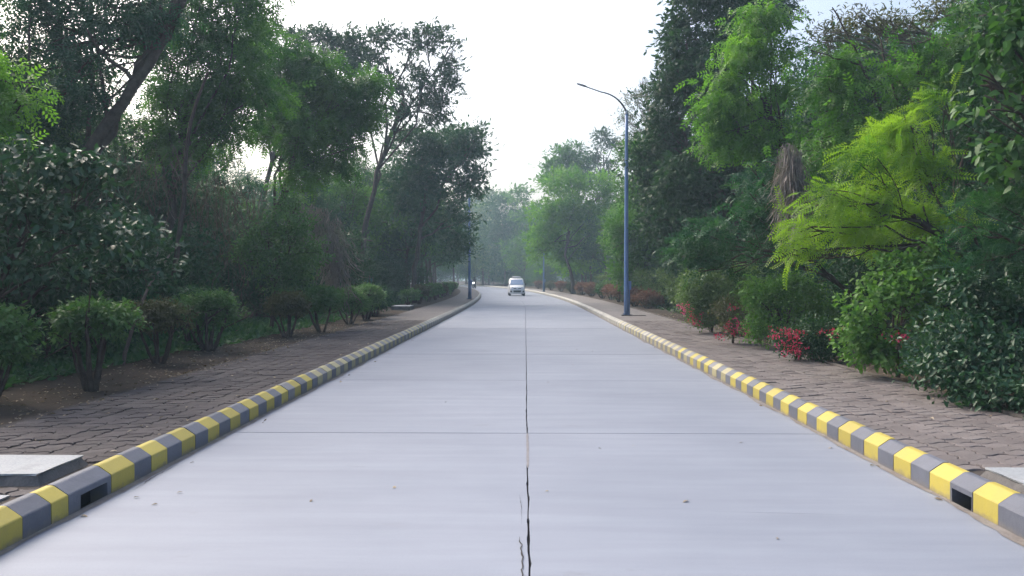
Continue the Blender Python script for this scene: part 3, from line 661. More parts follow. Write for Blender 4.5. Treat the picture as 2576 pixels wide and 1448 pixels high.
far = [('hazy tall tree closing the view at the bend', (-3.8, 150), lp(150, [(1270,540,52,50),(1245,600,50,60),(1300,600,50,70),(1270,660,60,40)]), 'l_teal', 54),
       ('hazy rounded tree right of the bend behind the white car', (1.2, 140), lp(140, [(1335,560,42,54),(1320,630,46,50),(1350,640,40,50),(1310,500,34,26)]), 'l_mid', 55),
       ('pale hazy tree left of the bend behind the motorcyclist', (-8.8, 165), lp(165, [(1215,560,34,50),(1200,630,40,50),(1235,500,28,24),(1225,670,50,30)]), 'l_pale', 56),
       ('faint bluish tree at the far end of the road', (-14, 190), lp(190, [(1165,600,44,60),(1190,540,36,50),(1150,660,50,40)]), 'l_teal', 57)]
for lab, b0, lb, mt, sd in far: tree(lab, b0, lb, 'spray', 1.0, 2.3, mt, sd, .25, tuft=.9, per=10, gap=.04)

fbm = MB(); q0, q1, q2 = at(308, 752, 13.4), at(372, 688, 13.7), at(452, 606, 14.2)
fb_o = empty('dead_branch', (q0[0], q0[1], .2)); tag(fb_o, 'pale bare dead branch leaning out of the dark wood behind the bronze shrub', 'branch')
o0 = np.array([q0[0], q0[1], .2]); base_ = np.array([q0[0]-.22, q0[1]+.3, .1])
fbm.tube(bez(base_ - o0, (q0 + q1)/2 - o0, q2 - o0, 12) + rng.normal(0, .008, (12, 3)), np.linspace(.035, .012, 12), 6, False); fbm.build('limb', M['bark_pale'], fb_o, True)
fbm = MB().tube([q1 - o0, q1 - o0 + np.array([.08, .1, .35]), q1 - o0 + np.array([.05, .15, .6])], [.014, .01, .005], 5, False); fbm.build('twig', M['bark_pale'], fb_o, True)

# ---- clipped shrubs on bare stems along the left verge
def clipped(label, x, y, wd, h, mat, seed, L=.055, low=.42, group=None, lai=3.0, tpl='leaf', stems=5, bark='bark'):
    r = np.random.default_rng(seed); bz = GZ(x, y) - .03; root = empty('shrub', (x, y, bz)); tag(root, label, 'shrub', group)
    lobes = []
    for i in range(9):
        a = i*2.4; q = wd*.30*math.sqrt((i+.3)/9); zz = h*(low + (1-low)*(.42 + .2*r.random())); rr = wd*.23*r.uniform(.85, 1.15)
        lobes.append((q*math.cos(a), q*math.sin(a), zz, rr, rr, h*(1-low)*.36))
    lobes.append((0, 0, h*.86, wd*.28, wd*.28, h*.13))
    L = L*1.25; lai = lai*1.0; tpl = 'kite' if y > 15 else tpl
    me, _, _ = crown('shrub_foliage', lobes, tpl, L, lai, seed, tuft=wd*.055, per=10, gap=.06, shell=.55, droop=.2, up=.9)
    mb = MB()
    for i in range(stems):
        a = i*2*math.pi/stems + r.uniform(-.4, .4); q = wd*.33*r.uniform(.5, 1.1); b0 = np.array([.03*math.cos(a)*wd, .03*math.sin(a)*wd, -.05]); e = np.array([q*math.cos(a), q*math.sin(a), h*r.uniform(.6, .78)])
        mid = b0*.5 + e*.5 + np.array([math.cos(a), math.sin(a), 0])*wd*.05; rs = .024*wd*r.uniform(.7, 1.35)
        mb.tube(bez(b0, mid, e, 8) + r.normal(0, .006, (8, 3)), np.linspace(rs*1.25, rs*.45, 8), 6, False)
        for j in range(3):
            st = bez(b0, mid, e, 8)[r.integers(4, 8)]; en = e + r.normal(0, wd*.16, 3) + np.array([0, 0, .05]); mb.tube(bez(st, (st+en)/2 + r.normal(0, .02, 3), en, 5), np.linspace(rs*.45, .004, 5), 4, False)
    mb.build('stems', M[bark], root, True); link('foliage', me, M[mat], root); return root
clipped('clipped shrub on a dark vase of bare stems, leaves half bronze half green', -5.88, 10.7, 1.28, 1.30, 'l_clip', 61, .06, .46)
clipped('dense dark green clipped shrub beside the vase stemmed shrub', -6.35, 9.3, 1.15, 1.22, 'l_clip', 62, .065, .2)
clipped('thin bronze leaved shrub on slender stems behind the vase stemmed shrub', -6.45, 13.9, 1.15, 1.22, 'l_brown', 63, .05, .35, None, 1.5)
clipped('loose spreading green shrub between the bronze shrub and the grassy gap', -6.5, 16.2, 1.45, 1.28, 'l_clip', 64, .06, .18, None, 2.2)
clipped('untidy green shrub behind the loose spreading shrub', -7.3, 17.4, 1.3, 1.35, 'l_teal', 65, .06, .2, None, 2.0)
clipped('olive clipped shrub on a clump of stems next to the grassy gap', -6.12, 20.4, 1.25, 1.22, 'l_brown', 66, .055, .34)
clipped('bright green umbrella shaped clipped shrub on two bare stems', -5.7, 22.2, 1.4, 1.38, 'l_clip', 67, .06, .34, stems=3)
clipped('rounded grey green shrub right behind the umbrella shaped shrub', -5.85, 26.4, 1.35, 1.25, 'l_clip', 68, .06, .2)
clipped('full green shrub before the white topped drain cover', -5.85, 29.2, 1.55, 1.32, 'l_clip', 69, .065, .1)
clipped('dark green shrub touching the full green shrub', -6.0, 31.8, 1.5, 1.28, 'l_teal', 70, .07, .08)
for i, (y_, h_) in enumerate([(42, 1.0), (46, 1.15), (51, 1.2), (56, 1.2), (60.5, 1.1), (65, 1.2), (70, 1.2), (76, 1.1), (83, 1.1), (91, 1.1)]):
    clipped('small rounded hedge shrub in the far row past the white topped drain cover', -6.1 - dev(y_), y_, 1.3, h_, ('l_clip', 'l_brown')[i % 3 == 1], 71 + i, .11, .15, 'far row of hedge shrubs', 2.6, 'kite', 4)

# ---- flowering and leafy shrubs along the right verge
def shrub(label, Z, items, tpl, L, lai, mat, seed, base=None, flowers=None, group=None, name='shrub', **kw):
    lb = lp(Z, items); b0 = base or (np.mean([l[0] for l in lb]), np.mean([l[1] for l in lb]) + .05)
    kw.setdefault('tuft', .13); kw.setdefault('per', 10)
    root = tree(label, b0, lb, tpl, L, lai, mat, seed, .035, group=group, name=name, cat='shrub', parts=('stems', 'foliage'), subs=4, fork=.15, limb=.6, **kw)
    if flowers:
        bz = root.location.z
        for k, (fx, fy, fz, rx, ry, n, fm) in enumerate(flowers):
            n = int(n * .75); rx, ry = rx * 1.15, ry * 1.1
            c = at(fx, fy, fz) - np.array([b0[0], b0[1], bz]); rr = np.array([rx, (rx+ry)/2, ry])*fz/F
            r = np.random.default_rng(seed*10 + k); P = c + np.clip(r.normal(size=(n, 3))*.55, -1.1, 1.1)*rr; q = n//6 + 1; cc = P[r.integers(0, q, n)]; P = cc + r.normal(size=(n, 3))*.03
            A = unit(P - c) + r.normal(size=(n, 3))*.8; link('flower_cluster', scatter_mesh('flower_cluster', 'round', P, A, r.normal(size=(n, 3)) + np.array([0, -.6, .8]), r.uniform(.03, .055, n), r.random(n)), M[fm], root)['kind'] = 'stuff'
    return root
shrub('big shrub of bright fresh leaves spilling onto the pavement edge', 12.0, [(2190,770,80,66),(2250,720,86,60,.2),(2160,830,60,60,-.1),(2200,870,66,60),(2290,790,80,80,.4),(2330,680,80,44,.5),(2240,660,60,26,.4),(2330,640,20,40,.4),(2322,600,14,26,.3),(2318,660,24,30,.2),(2300,700,60,60,.5),(2210,905,76,40),(2280,880,80,56,.2),(2150,880,46,44)],
      'broad', .088, 2.4, 'l_fresh', 101, tuft=.11, per=9, gap=.06, flowers=[(2250,845,11.3,16,9,60,'bract_red')])
shrub('large dark glossy shrub overhanging the pavement edging', 9.9, [(2400,830,90,90),(2480,800,90,90,.3),(2440,920,100,80,-.4),(2530,900,100,100,-.4),(2520,990,90,60,-1.0),(2380,900,60,60),(2550,780,90,80,.4),(2330,880,50,60,.5),(2450,740,90,60,.4),(2600,1010,80,90,-1.2),(2380,960,60,50,-.4),(2460,1000,70,50,-.8),(2320,930,50,46,.2)],
      'leaf', .085, 2.3, 'l_gloss', 102, tuft=.12, per=9, gap=.05)
shrub('low dark shrub with red flowers beside the bright fresh shrub', 14.4, [(2000,845,44,40),(2060,835,50,44),(2030,870,60,36),(2090,860,40,44,.2),(1960,850,26,30,-.1),(2110,880,40,40,.1),(2050,890,50,26,-.1)],
      'leaf', .06, 2.3, 'l_dark', 103, flowers=[(1990,838,13.95,24,9,190,'bract_red'),(1996,875,13.9,24,13,170,'bract_red'),(1942,838,14.0,9,8,50,'bract_red'),(2085,835,14.0,22,8,90,'bract_red'),(1965,868,14,14,14,50,'bract_pink')])
shrub('bushy green shrub between the two flower patches', 17.0, [(1940,760,66,60),(1990,740,60,50,.3),(1900,800,36,48,-.2),(1920,840,40,36,-.3),(2030,770,50,60,.3),(1960,710,50,26,.3),(1890,740,40,40),(1980,830,60,50,.1),(2060,800,50,60,.5)],
      'leaf', .07, 2.5, 'l_fresh', 104, tuft=.13)
shrub('sprawling shrub with dark pink flowers at the pavement edge', 18.0, [(1840,830,30,28),(1865,800,30,40,.2),(1825,785,30,36,.2)],
      'kite', .07, 2.3, 'l_brown', 105, flowers=[(1848,828,17.6,24,14,170,'bract_red'),(1866,820,17.6,20,16,140,'bract_pink'),(1818,846,17.5,14,8,70,'bract_red'),(1848,775,17.6,14,5,40,'bract_red')])
shrub('tall grey green shrub with pink blossom on its shaded side', 21.5, [(1760,715,50,40),(1800,700,60,34,.4),(1740,760,30,44,-.2),(1800,760,50,50),(1850,700,50,40,.5),(1750,800,30,30,-.1),(1790,810,40,26),(1830,750,40,40,.3),(1720,740,24,40,.2),(1880,760,50,50,.6),(1770,780,50,50,.2)],
      'kite', .085, 2.6, 'l_pale', 106, flowers=[(1728,772,20.9,14,13,130,'bract_pink'),(1745,795,20.9,13,11,90,'bract_red'),(1752,812,20.8,13,9,60,'bract_red')])
for i, (y_, xo, mt, h_) in enumerate([(40, .9, 'l_rust', .95), (43, .7, 'l_rust', 1.1), (46.5, 1.0, 'l_shrub', 1.2), (50, .8, 'l_rust', 1.1), (55, .9, 'l_rust', 1.1), (60, .9, 'l_shrub', 1.2), (66, .8, 'l_rust', 1.2), (73, .9, 'l_rust', 1.2), (81, .9, 'l_brown', 1.2), (90, .9, 'l_rust', 1.2), (100, 1, 'l_brown', 1.2), (112, 1, 'l_rust', 1.2)]):
    lab = {'l_rust': 'rust brown dried hedge shrub in the row past the lamp post', 'l_shrub': 'green hedge shrub among the rust brown ones', 'l_brown': 'olive hedge shrub at the far end of the rusty row'}[mt]
    clipped(lab, PR + xo - dev(y_), y_, 1.7, h_, mt, 120 + i, .10, .05, 'hedge row past the lamp post', 2.2, 'kite', 4)
lf = [(41, 1.5), (47, 1.9), (53, 1.8), (63, 1.8), (35, 1.5)]
for i, (y_, xo) in enumerate(lf):
    x_ = PR + xo - dev(y_)
    tree('wild pale green bush rising behind the rust brown hedge', (x_, y_), [(x_ + dx, y_ + dy, hz, .7, .7, .5) for dx, dy, hz in ((0, 0, 1.1), (.5, .4, 1.5), (-.3, .5, 1.7), (.4, -.4, .8), (.1, .6, .9))],
         'spray', .2, 2.0, 'l_pale', 140 + i, .04, name='bush', cat='bush', parts=('stems', 'foliage'), tuft=.2, per=8, gap=.15, group='wild bushes behind the rust hedge')

# ---- filler woodland: a few grown plants, copied
fA = tree('slender tree in the dark wood', (0, 0), lobes_round(201, 9, 2.3, 2.6, 7.2, .9, 1.4), 'spray', .27, 1.7, 'l_teal', 201, .11, world=False, tuft=.34, per=8, gap=.16)
fB = tree('slender tree in the dark wood', (0, 0), lobes_round(202, 8, 2.0, 2.2, 6.2, .8, 1.3), 'plume', .34, 1.7, 'l_mid', 202, .10, world=False, tuft=.34, per=8, gap=.16, droop=.5)
fC = tree('dark thicket bush', (0, 0), lobes_round(203, 9, 1.3, .5, 2.7, .7, 1.0, .8, .3), 'spray', .22, 2.0, 'l_dark', 203, .06, world=False, name='bush', cat='bush', parts=('stems', 'foliage'), tuft=.26, per=8, gap=.06, fork=.1)
fD = tree('dark thicket bush', (0, 0), lobes_round(204, 8, 1.2, .4, 2.2, .6, .9, .8, .3), 'leaf', .13, 1.8, 'l_teal', 204, .05, world=False, name='bush', cat='bush', parts=('stems', 'foliage'), tuft=.22, per=9, gap=.08, fork=.1)
fE = tree('broad tree in the deep wood', (0, 0), lobes_round(205, 12, 3.2, 4, 11, 1.3, 2.0), 'spray', .42, 1.9, 'l_dark', 205, .18, world=False, tuft=.5, per=9, gap=.1)
rr = random.Random(5)
GL, GR_ = 'woodland left of the road', 'woodland right of the road'
first = {}
LML = [(10, 'dense dark green clipped shrub'), (12.3, 'vase stemmed shrub'), (15, 'thin bronze leaved shrub'), (19, 'loose spreading shrub'), (21.3, 'olive clipped shrub'), (24.3, 'umbrella shaped shrub'), (28, 'rounded grey green shrub'), (35, 'full green shrub'), (43, 'white topped drain cover'), (60, 'far hedge row'), (95, 'blue lamp before the bend'), (400, 'distant bend')]
LMR = [(11, 'dark glossy shrub'), (13.2, 'bright fresh leaved shrub'), (15.7, 'low red flowered shrub'), (19.2, 'bushy green shrub'), (25, 'grey green shrub with pink blossom'), (37, 'near blue lamp post'), (60, 'rust brown hedge'), (95, 'distant street lamp'), (400, 'distant bend')]
TONE = {'l_dark': 'dark', 'l_teal': 'bluish green', 'l_mid': 'mid green', 'l_pale': 'pale green', 'l_bright': 'light green'}
def put(p, x, y, sc, lab, grp, mat, part, sz=None):
    if lab.startswith('hazy'): pass
    else:
        mark = next(n for lim, n in (LML if x + dev(y) < 0 else LMR) if y < lim)
        shape = {fA: 'slender tree', fB: 'feathery slender tree', fC: 'rounded thicket bush', fD: 'leafy thicket bush', fE: 'broad tree'}[p]
        deep = {True: 'deep behind', False: 'just behind'}['deep' in lab or 'crowded' in lab]
        lab = '%s %s %s the %s' % (TONE[mat], shape, deep, mark) + (' on the left' if x + dev(y) < 0 and 'bend' in mark else ' on the right' if 'bend' in mark else '')
        grp = lab
    place(p, x, y, rr.uniform(0, 6.28), sc, lab, grp, mat, sz, part)
# thicket at the edge and inside the wood on the left
for i in range(30):
    y_ = 9 + i*1.75 + rr.uniform(-.5, .5); x_ = -(8.2 + rr.uniform(0, 1.6)) - dev(y_) - (1.2 if 17 < y_ < 27 else 0)
    put((fC, fD)[i % 2], x_, y_, rr.uniform(.75, 1.15), 'dark thicket bush under the trees behind the clipped shrubs', GL + ', thicket', ('l_dark', 'l_teal', 'l_dark')[i % 3], 'foliage')
for i in range(34):
    y_ = 12 + i*1.9 + rr.uniform(-.8, .8); x_ = -(11.2 + rr.uniform(0, 4.5)) - dev(y_)
    put((fC, fD)[i % 2], x_, y_, rr.uniform(1.1, 1.6), 'dark thicket bush deep in the wood left of the road', GL + ', deep thicket', ('l_dark', 'l_teal')[i % 2], 'foliage')
for i in range(44):
    y_ = 17 + i*1.5 + rr.uniform(-1, 1); x_ = -(9.8 + rr.uniform(0, 11)) - dev(y_)
    sc = rr.uniform(.75, 1.0) if y_ < 45 else rr.uniform(1.0, 1.35)
    put((fA, fB)[i % 2], x_, y_, sc, 'slender tree among the crowded trunks left of the road', GL, ('l_teal', 'l_dark', 'l_mid')[i % 3], 'crown')
for i in range(26):
    y_ = 26 + i*3.5; x_ = -(20 + rr.uniform(0, 12)) - dev(y_)
    put(fE, x_, y_, rr.uniform(.62, .8), 'broad tree deep in the wood left of the road', GL + ', far trees', ('l_teal', 'l_dark')[i % 2], 'crown')
for i in range(14):
    y_ = 58 + i*6.5; x_ = -(7.6 + rr.uniform(0, 3)) - dev(y_)
    put((fE, fA)[i % 2], x_, y_, rr.uniform(.8, 1.0) * (1 if i % 2 == 0 else 1.5), 'roadside tree along the bend on the left', GL + ', bend', ('l_teal', 'l_mid')[i % 2], 'crown')
# right
for i in range(26):
    y_ = 8.5 + i*1.6 + rr.uniform(-.5, .5); x_ = 7.6 + rr.uniform(0, 1.4) - dev(y_) + (.6 if y_ < 14 else 0)
    put((fC, fD)[i % 2], x_, y_, rr.uniform(.75, 1.1), 'dark thicket bush behind the flowering shrubs', GR_ + ', thicket', ('l_dark', 'l_teal')[i % 2], 'foliage')
for i in range(26):
    y_ = 10 + i*2.0 + rr.uniform(-.8, .8); x_ = 10.5 + rr.uniform(0, 4) - dev(y_)
    put((fC, fA)[i % 2], x_, y_, rr.uniform(1.2, 1.7) if i % 2 == 0 else rr.uniform(.9, 1.15), 'dark growth deep in the wood right of the road', GR_ + ', deep thicket', ('l_dark', 'l_teal', 'l_mid')[i % 3], ('foliage', 'crown')[i % 2])
for i in range(22):
    y_ = 20 + i*2.4; x_ = 13 + rr.uniform(0, 9) - dev(y_)
    put(fE, x_, y_, rr.uniform(.85, 1.05), 'broad tree deep in the wood right of the road', GR_ + ', far trees', ('l_teal', 'l_dark', 'l_mid')[i % 3], 'crown')
for i in range(16):
    y_ = 50 + i*6.5; x_ = 8.3 + rr.uniform(0, 4) - dev(y_)
    put((fE, fB)[i % 2], x_, y_, rr.uniform(.6, .75) if i % 2 == 0 else rr.uniform(1.1, 1.4), 'roadside tree along the bend on the right', GR_ + ', bend', ('l_mid', 'l_teal', 'l_bright')[i % 3], 'crown')
for i in range(9):
    y_ = 150 + rr.uniform(0, 55); x_ = -34 + i*6.5
    put(fE, x_, y_, rr.uniform(1.15, 1.45), 'hazy tree in the far wood beyond the bend', 'far wood beyond the bend', ('l_teal', 'l_mid', 'l_pale')[i % 3], 'crown')
for i in range(40):
    y_ = 75 + (i % 20)*6.2; x_ = (-16 - rr.uniform(0, 14) if i < 20 else 9 + rr.uniform(0, 14)) - dev(y_)
    put(fC, x_, y_, rr.uniform(1.5, 2.2), 'deep thicket', '', ('l_teal', 'l_dark')[i % 2], 'foliage')
for i in range(24):
    y_ = 95 + (i % 12)*7; x_ = (-24 - rr.uniform(0, 26) if i < 12 else 14 + rr.uniform(0, 22)) - dev(y_)
    put(fC, x_, y_, rr.uniform(2.0, 2.8), 'deep thicket', '', ('l_teal', 'l_dark')[i % 2], 'foliage')
for i in range(16):
    put(fC, -45 + i*4.2, 172 + rr.uniform(0, 25), rr.uniform(1.8, 2.6), 'hazy bush under the far trees beyond the bend', 'far bushes beyond the bend', ('l_teal', 'l_mid')[i % 2], 'foliage')
for i in range(10):
    y_ = 118 + i*5; x_ = PR + 2.6 + rr.uniform(0, 2) - dev(y_)
    put(fC, x_, y_, rr.uniform(.9, 1.2), 'hazy bush lining the far bend', 'far bushes at the bend', ('l_teal', 'l_mid')[i % 2], 'foliage')
for p in (fA, fB, fC, fD, fE):
    for c in list(p.children): bpy.data.objects.remove(c)
    bpy.data.objects.remove(p)

# ---- ground cover and leaf litter (uncountable)
def spread_on(name, label, cat, boxes, tpl, L, mat, seed, flat=True, upw=.6):
    r = np.random.default_rng(seed); P = []; 
    for (x0, x1, y0, y1, n) in boxes:
        for _ in range(n):
            y_ = r.uniform(y0, y1); u = r.uniform(x0, x1); x_ = u - dev(y_)
            if abs(u) < 3.15: z = .006
            elif abs(u) < 3.34: continue
            elif abs(u) < 5.2: z = ZP + .006
            else: z = GZ(x_, y_) + (.03 * mnoise.noise((x_*.9, y_*.9, 1))) + .012
            P.append((x_, y_, z))
    P = np.array(P); n = len(P)
    A = r.normal(size=(n, 3))*np.array([1, 1, .12 if flat else .5]) + (0 if flat else np.array([0, 0, upw])); Nn = np.array([0, 0, 1.]) + r.normal(size=(n, 3))*(.25 if flat else .6)
    o = link(name, scatter_mesh(name, tpl, P, A, Nn, L*r.uniform(.5, 1.3, n), r.random(n)), M[mat]); return tag(o, label, cat, kind='stuff')
spread_on('leaf_litter', 'dry fallen leaves scattered over the soil and pavements', 'leaf litter', [(-6.6, -5.2, 7, 26, 1100), (-5.5, -5.0, 7, 34, 420), (-9, -6.4, 8, 26, 700), (-5.2, -3.4, 5, 30, 130), (5.35, 6.3, 7, 34, 600), (5.0, 5.4, 8, 30, 60), (3.4, 5.2, 6, 26, 26), (-3.1, -2.9, 5, 30, 26), (2.95, 3.1, 5, 30, 26), (-3, 3, 4.5, 24, 22)], 'leaf', .058, 'litter', 301)
spread_on('ground_cover', 'low green plants carpeting the floor of the wood on the left', 'ground cover', [(-9.5, -6.9, 9, 16, 2600), (-9.5, -6.6, 16, 30, 5200), (-10, -7, 30, 60, 3500)], 'leaf', .16, 'l_grass', 302, False)
spread_on('undergrowth', 'low dark plants under the shrubs on the right', 'undergrowth', [(6.2, 9, 7, 20, 2600), (6.4, 9, 20, 60, 3500)], 'leaf', .15, 'l_dark', 303, False)

# ------------------------------------------------------------------ street lamps
def lamp(x, y, s, label):                        # s: -1 arm reaches left over the road, +1 right
    root = empty('street_lamp', (x, y, ZP)); tag(root, label, 'street lamp')
    MB().box((-.19, -.19, -.01), (.19, .19, .03)).build('base_plate', M['dark_metal'], root, bevel=.005)
    hts = np.linspace(.03, 7.95, 9); MB().tube([(0, 0, h) for h in hts], np.linspace(.092, .062, 9), 12).build('pole', M['blue'], root, True)
    for sx in (-1, 1):
        for sy in (-1, 1): MB().tube([(sx*.14, sy*.14, .03), (sx*.14, sy*.14, .085)], .016, 6).build('anchor_bolt', M['galv'], root)
    g = MB()
    for k in range(4):
        a = k*math.pi/2 + math.pi/4; d = np.array([math.cos(a), math.sin(a), 0]); t = np.array([-d[1], d[0], 0])*.004
        p = [d*.085 + np.array([0,0,.03]), d*.16 + np.array([0,0,.03]), d*.088 + np.array([0,0,.16])]
        g.add([q - t for q in p] + [q + t for q in p], [(0,1,2),(5,4,3),(0,3,4,1),(1,4,5,2),(2,5,3,0)])
    g.build('gusset', M['blue'], root)
    bx = MB().box((.085, -.07, 1.02), (.19, .07, 1.36)).build('junction_box', M['blue'], root, bevel=.008)
    MB().tube([(.12, 0, .05), (.115, 0, .5), (.125, 0, 1.02)], .026, 8).build('cable_conduit', M['blue'], root, True)
    MB().lathe([(.062, 7.93), (.085, 7.935), (.085, 7.99), (.05, 8.0), (.045, 8.1)], 14).build('collar', M['galv'], root)
    pts = bez(np.array([0, 0, 8.0]), np.array([s*.28, 0, 8.68]), np.array([s*1.0, 0, 8.80]), 10); end = np.array([s*1.62, 0, 9.02]); pts = np.vstack([pts, end])
    MB().tube(pts, np.linspace(.04, .022, len(pts)), 8).build('arm', M['dark_metal'], root, True)
    hd = empty('luminaire', (0, 0, 0)); bpy.data.objects.remove(hd)
    d = unit(np.array([s, 0, .33])); a0 = end - d*.05; b1 = end + d*.36; sd = np.array([0, 1, 0]); upv = unit(np.cross(d, sd)*s*-1); upv = upv if upv[2] > 0 else -upv
    V = []
    for p, wv, th in ((a0, .05, .025), (a0 + d*.12, .09, .03), (b1 - d*.08, .085, .022), (b1, .05, .012)):
        V += [p - sd*wv - upv*th*.4, p + sd*wv - upv*th*.4, p + sd*wv*.8 + upv*th, p - sd*wv*.8 + upv*th]
    Fq = [(i*4+j, i*4+(j+1) % 4, (i+1)*4+(j+1) % 4, (i+1)*4+j) for i in range(3) for j in range(4)] + [(3,2,1,0), (12,13,14,15)]
    h = MB().add(V, Fq).build('lamp_head', M['dark_metal'], root)
    q = [a0 + d*.14 - sd*.07 - upv*.016, a0 + d*.14 + sd*.07 - upv*.016, b1 - d*.1 + sd*.065 - upv*.013, b1 - d*.1 - sd*.065 - upv*.013]
    MB().add(q + [p - upv*.006 for p in q], [(0,1,2,3), (7,6,5,4), (0,4,5,1), (1,5,6,2), (2,6,7,3), (3,7,4,0)]).build('lens', M['lens'], h)
    return root
lamp(3.99, 31.5, -1, 'blue street lamp with curved arm near the pink flowered shrubs')
lamp(-3.92, 56, 1, 'blue street lamp on the left pavement before the bend')
lamp(XR + .62 - dev(86), 86, -1, 'distant street lamp on the right pavement beyond the white car')
cb = MB().tube([(4.12, 31.5, ZP + .04), (4.25, 31.42, ZP + .012), (4.5, 31.35, ZP + .012), (4.75, 31.45, ZP + .012)], .014, 6)
tag(cb.build('cable', M['dark_metal'], None, True), 'short black cable lying at the foot of the near blue lamp', 'cable')

# ------------------------------------------------------------------ white hatchback
M['car_white'] = plain('car_white', (.78, .79, .80), .22, 0, .6)
M['glass'] = plain('car_glass', (.30, .37, .45), .08, .75, .9)
M['black_plastic'] = plain('black_plastic', (.02, .02, .023), .5)
M['tyre'] = plain('tyre', (.018, .018, .02), .85)
M['rim'] = plain('wheel_rim', (.45, .46, .48), .35, .8)
M['headlamp'] = plain('headlamp', (.30, .31, .36), .12, .2, .8)
M['chrome'] = plain('chrome', (.7, .71, .73), .15, 1)
M['silver'] = plain('silver_bag', (.55, .57, .60), .4, .2)
M['lit'] = plain('lit_headlight', (1, .97, .92), .3, 0, .5, 14)
def loft(secs, n=None):
    k = len(secs[0]); V = [p for s in secs for p in s]
    return V, [(i*k+j, i*k+(j+1) % k, (i+1)*k+(j+1) % k, (i+1)*k+j) for i in range(len(secs)-1) for j in range(k)] + [tuple(range(k))[::-1], tuple((len(secs)-1)*k+j for j in range(k))]
def car(x, y, rz, label):
    root = empty('hatchback_car', (x, y, .002), rz); tag(root, label, 'car')
    def sec(yy, zb, zt, hw, tum=.93): return [(-hw*.9, yy, zb), (-hw, yy, zb+.13), (-hw*1.01, yy, (zb+zt)*.5), (-hw*tum, yy, zt-.07), (-hw*.78, yy, zt-.012), (0, yy, zt+.012), (hw*.78, yy, zt-.012), (hw*tum, yy, zt-.07), (hw*1.01, yy, (zb+zt)*.5), (hw, yy, zb+.13), (hw*.9, yy, zb), (0, yy, zb-.01)]
    V, Fq = loft([sec(-1.80, .30, .62, .60), sec(-1.76, .22, .74, .67), sec(-1.62, .20, .86, .71), sec(-1.25, .20, .95, .735), sec(-.95, .20, 1.01, .74, .97), sec(.4, .20, 1.02, .745, .97), sec(1.45, .21, 1.02, .74, .97), sec(1.72, .24, 1.0, .72, .96), sec(1.80, .32, .92, .66)])
    body = MB().add(V, Fq).build('body', M['car_white'], root, True)
    def ring(z, y0, y1, hw): 
        c = .12; return [(-hw+c*.6, y0, z), (-hw, y0+c*1.5, z), (-hw, y1-c, z), (-hw+c, y1, z), (hw-c, y1, z), (hw, y1-c, z), (hw, y0+c*1.5, z), (hw-c*.6, y0, z), (0, y0-.05, z)]
    V, Fq = loft([ring(.96, -1.02, 1.76, .725), ring(1.10, -.88, 1.75, .72), ring(1.36, -.58, 1.71, .675), ring(1.54, -.34, 1.64, .625), ring(1.60, -.18, 1.55, .58), ring(1.635, .12, 1.38, .47)])
    MB().add(V, Fq).build('cabin', M['car_white'], root, True)
    # windscreen and side windows stand a little proud of the cabin
    def wy(z): return -1.02 + (z - .96)*(.68/.58) - .062
    def whw(z): return .725 - (z - .96)*(.1/.58)
    ws = MB(); P = []
    for z in (1.03, 1.2, 1.37, 1.51):
        hw = whw(z) - .085; P += [(-hw, wy(z)+.0, z), (-hw*.5, wy(z)-.03, z), (0, wy(z)-.045, z), (hw*.5, wy(z)-.03, z), (hw, wy(z)+.0, z)]
    ws.add(P, [(i*5+j, i*5+j+1, (i+1)*5+j+1, (i+1)*5+j) for i in range(3) for j in range(4)]).build('windscreen', M['glass'], root, True)
    for s in (-1, 1):
        for (a, b2, a2, b3) in ((-.62, .32, -.30, .30), (.40, 1.20, .38, 1.14)):
            MB().add([(s*.732, a, 1.05), (s*.732, b2, 1.05), (s*.648, b3, 1.48), (s*.648, a2, 1.48)], [(0, 1, 2, 3)]).build('side_window', M['glass'], root)
        hl = [(s*.36, -1.775, .70), (s*.62, -1.735, .66), (s*.712, -1.60, .70), (s*.70, -1.52, .86), (s*.60, -1.66, .85), (s*.38, -1.755, .775)]
        MB().add(hl + [(p[0], p[1]+.06, p[2]) for p in hl], [tuple(range(6))] + [(i, (i+1) % 6, 6+(i+1) % 6, 6+i) for i in range(6)]).build('headlight', M['headlamp'], root)
        gr = [(s*.07, -1.80, .655), (s*.33, -1.795, .655), (s*.34, -1.785, .735), (s*.09, -1.79, .725)]
        MB().add(gr + [(p[0], p[1]+.08, p[2]) for p in gr], [(0,1,2,3)] + [(i, (i+1) % 4, 4+(i+1) % 4, 4+i) for i in range(4)]).build('grille', M['black_plastic'], root)
        fg = [(s*.46, -1.835, .35), (s*.62, -1.81, .34), (s*.65, -1.79, .47), (s*.53, -1.82, .49)]
        MB().add(fg + [(p[0], p[1]+.14, p[2]) for p in fg], [(0,1,2,3)] + [(i, (i+1) % 4, 4+(i+1) % 4, 4+i) for i in range(4)]).build('fog_lamp_recess', M['black_plastic'], root)
        mr = MB().lathe([(.02, 0), (.075, .03), (.08, .09), (.06, .13)], 8, 'y', (s*.83, -.72, 1.08)).build('mirror', M['black_plastic'], root, True)
        MB().tube([(s*.72, -.66, 1.03), (s*.80, -.66, 1.06)], .025, 6).build('mirror_arm', M['black_plastic'], mr)
        MB().tube([(s*.50, -.05, 1.67), (s*.50, .7, 1.70), (s*.50, 1.35, 1.67)], .018, 6).build('roof_rail', M['chrome'], root)
        for yy in (-1.12, 1.22):
            wroot = MB().lathe([(.17, -.075), (.25, -.085), (.285, -.06), (.29, 0), (.285, .06), (.25, .085), (.17, .075)], 24, 'x', (s*.655, yy, .29)).build('wheel', M['tyre'], root, True)
            MB().lathe([(.17, -.04), (.175, 0), (.17, .04), (.05, .05)], 16, 'x', (s*.69, yy, .29)).build('rim', M['rim'], wroot, True)
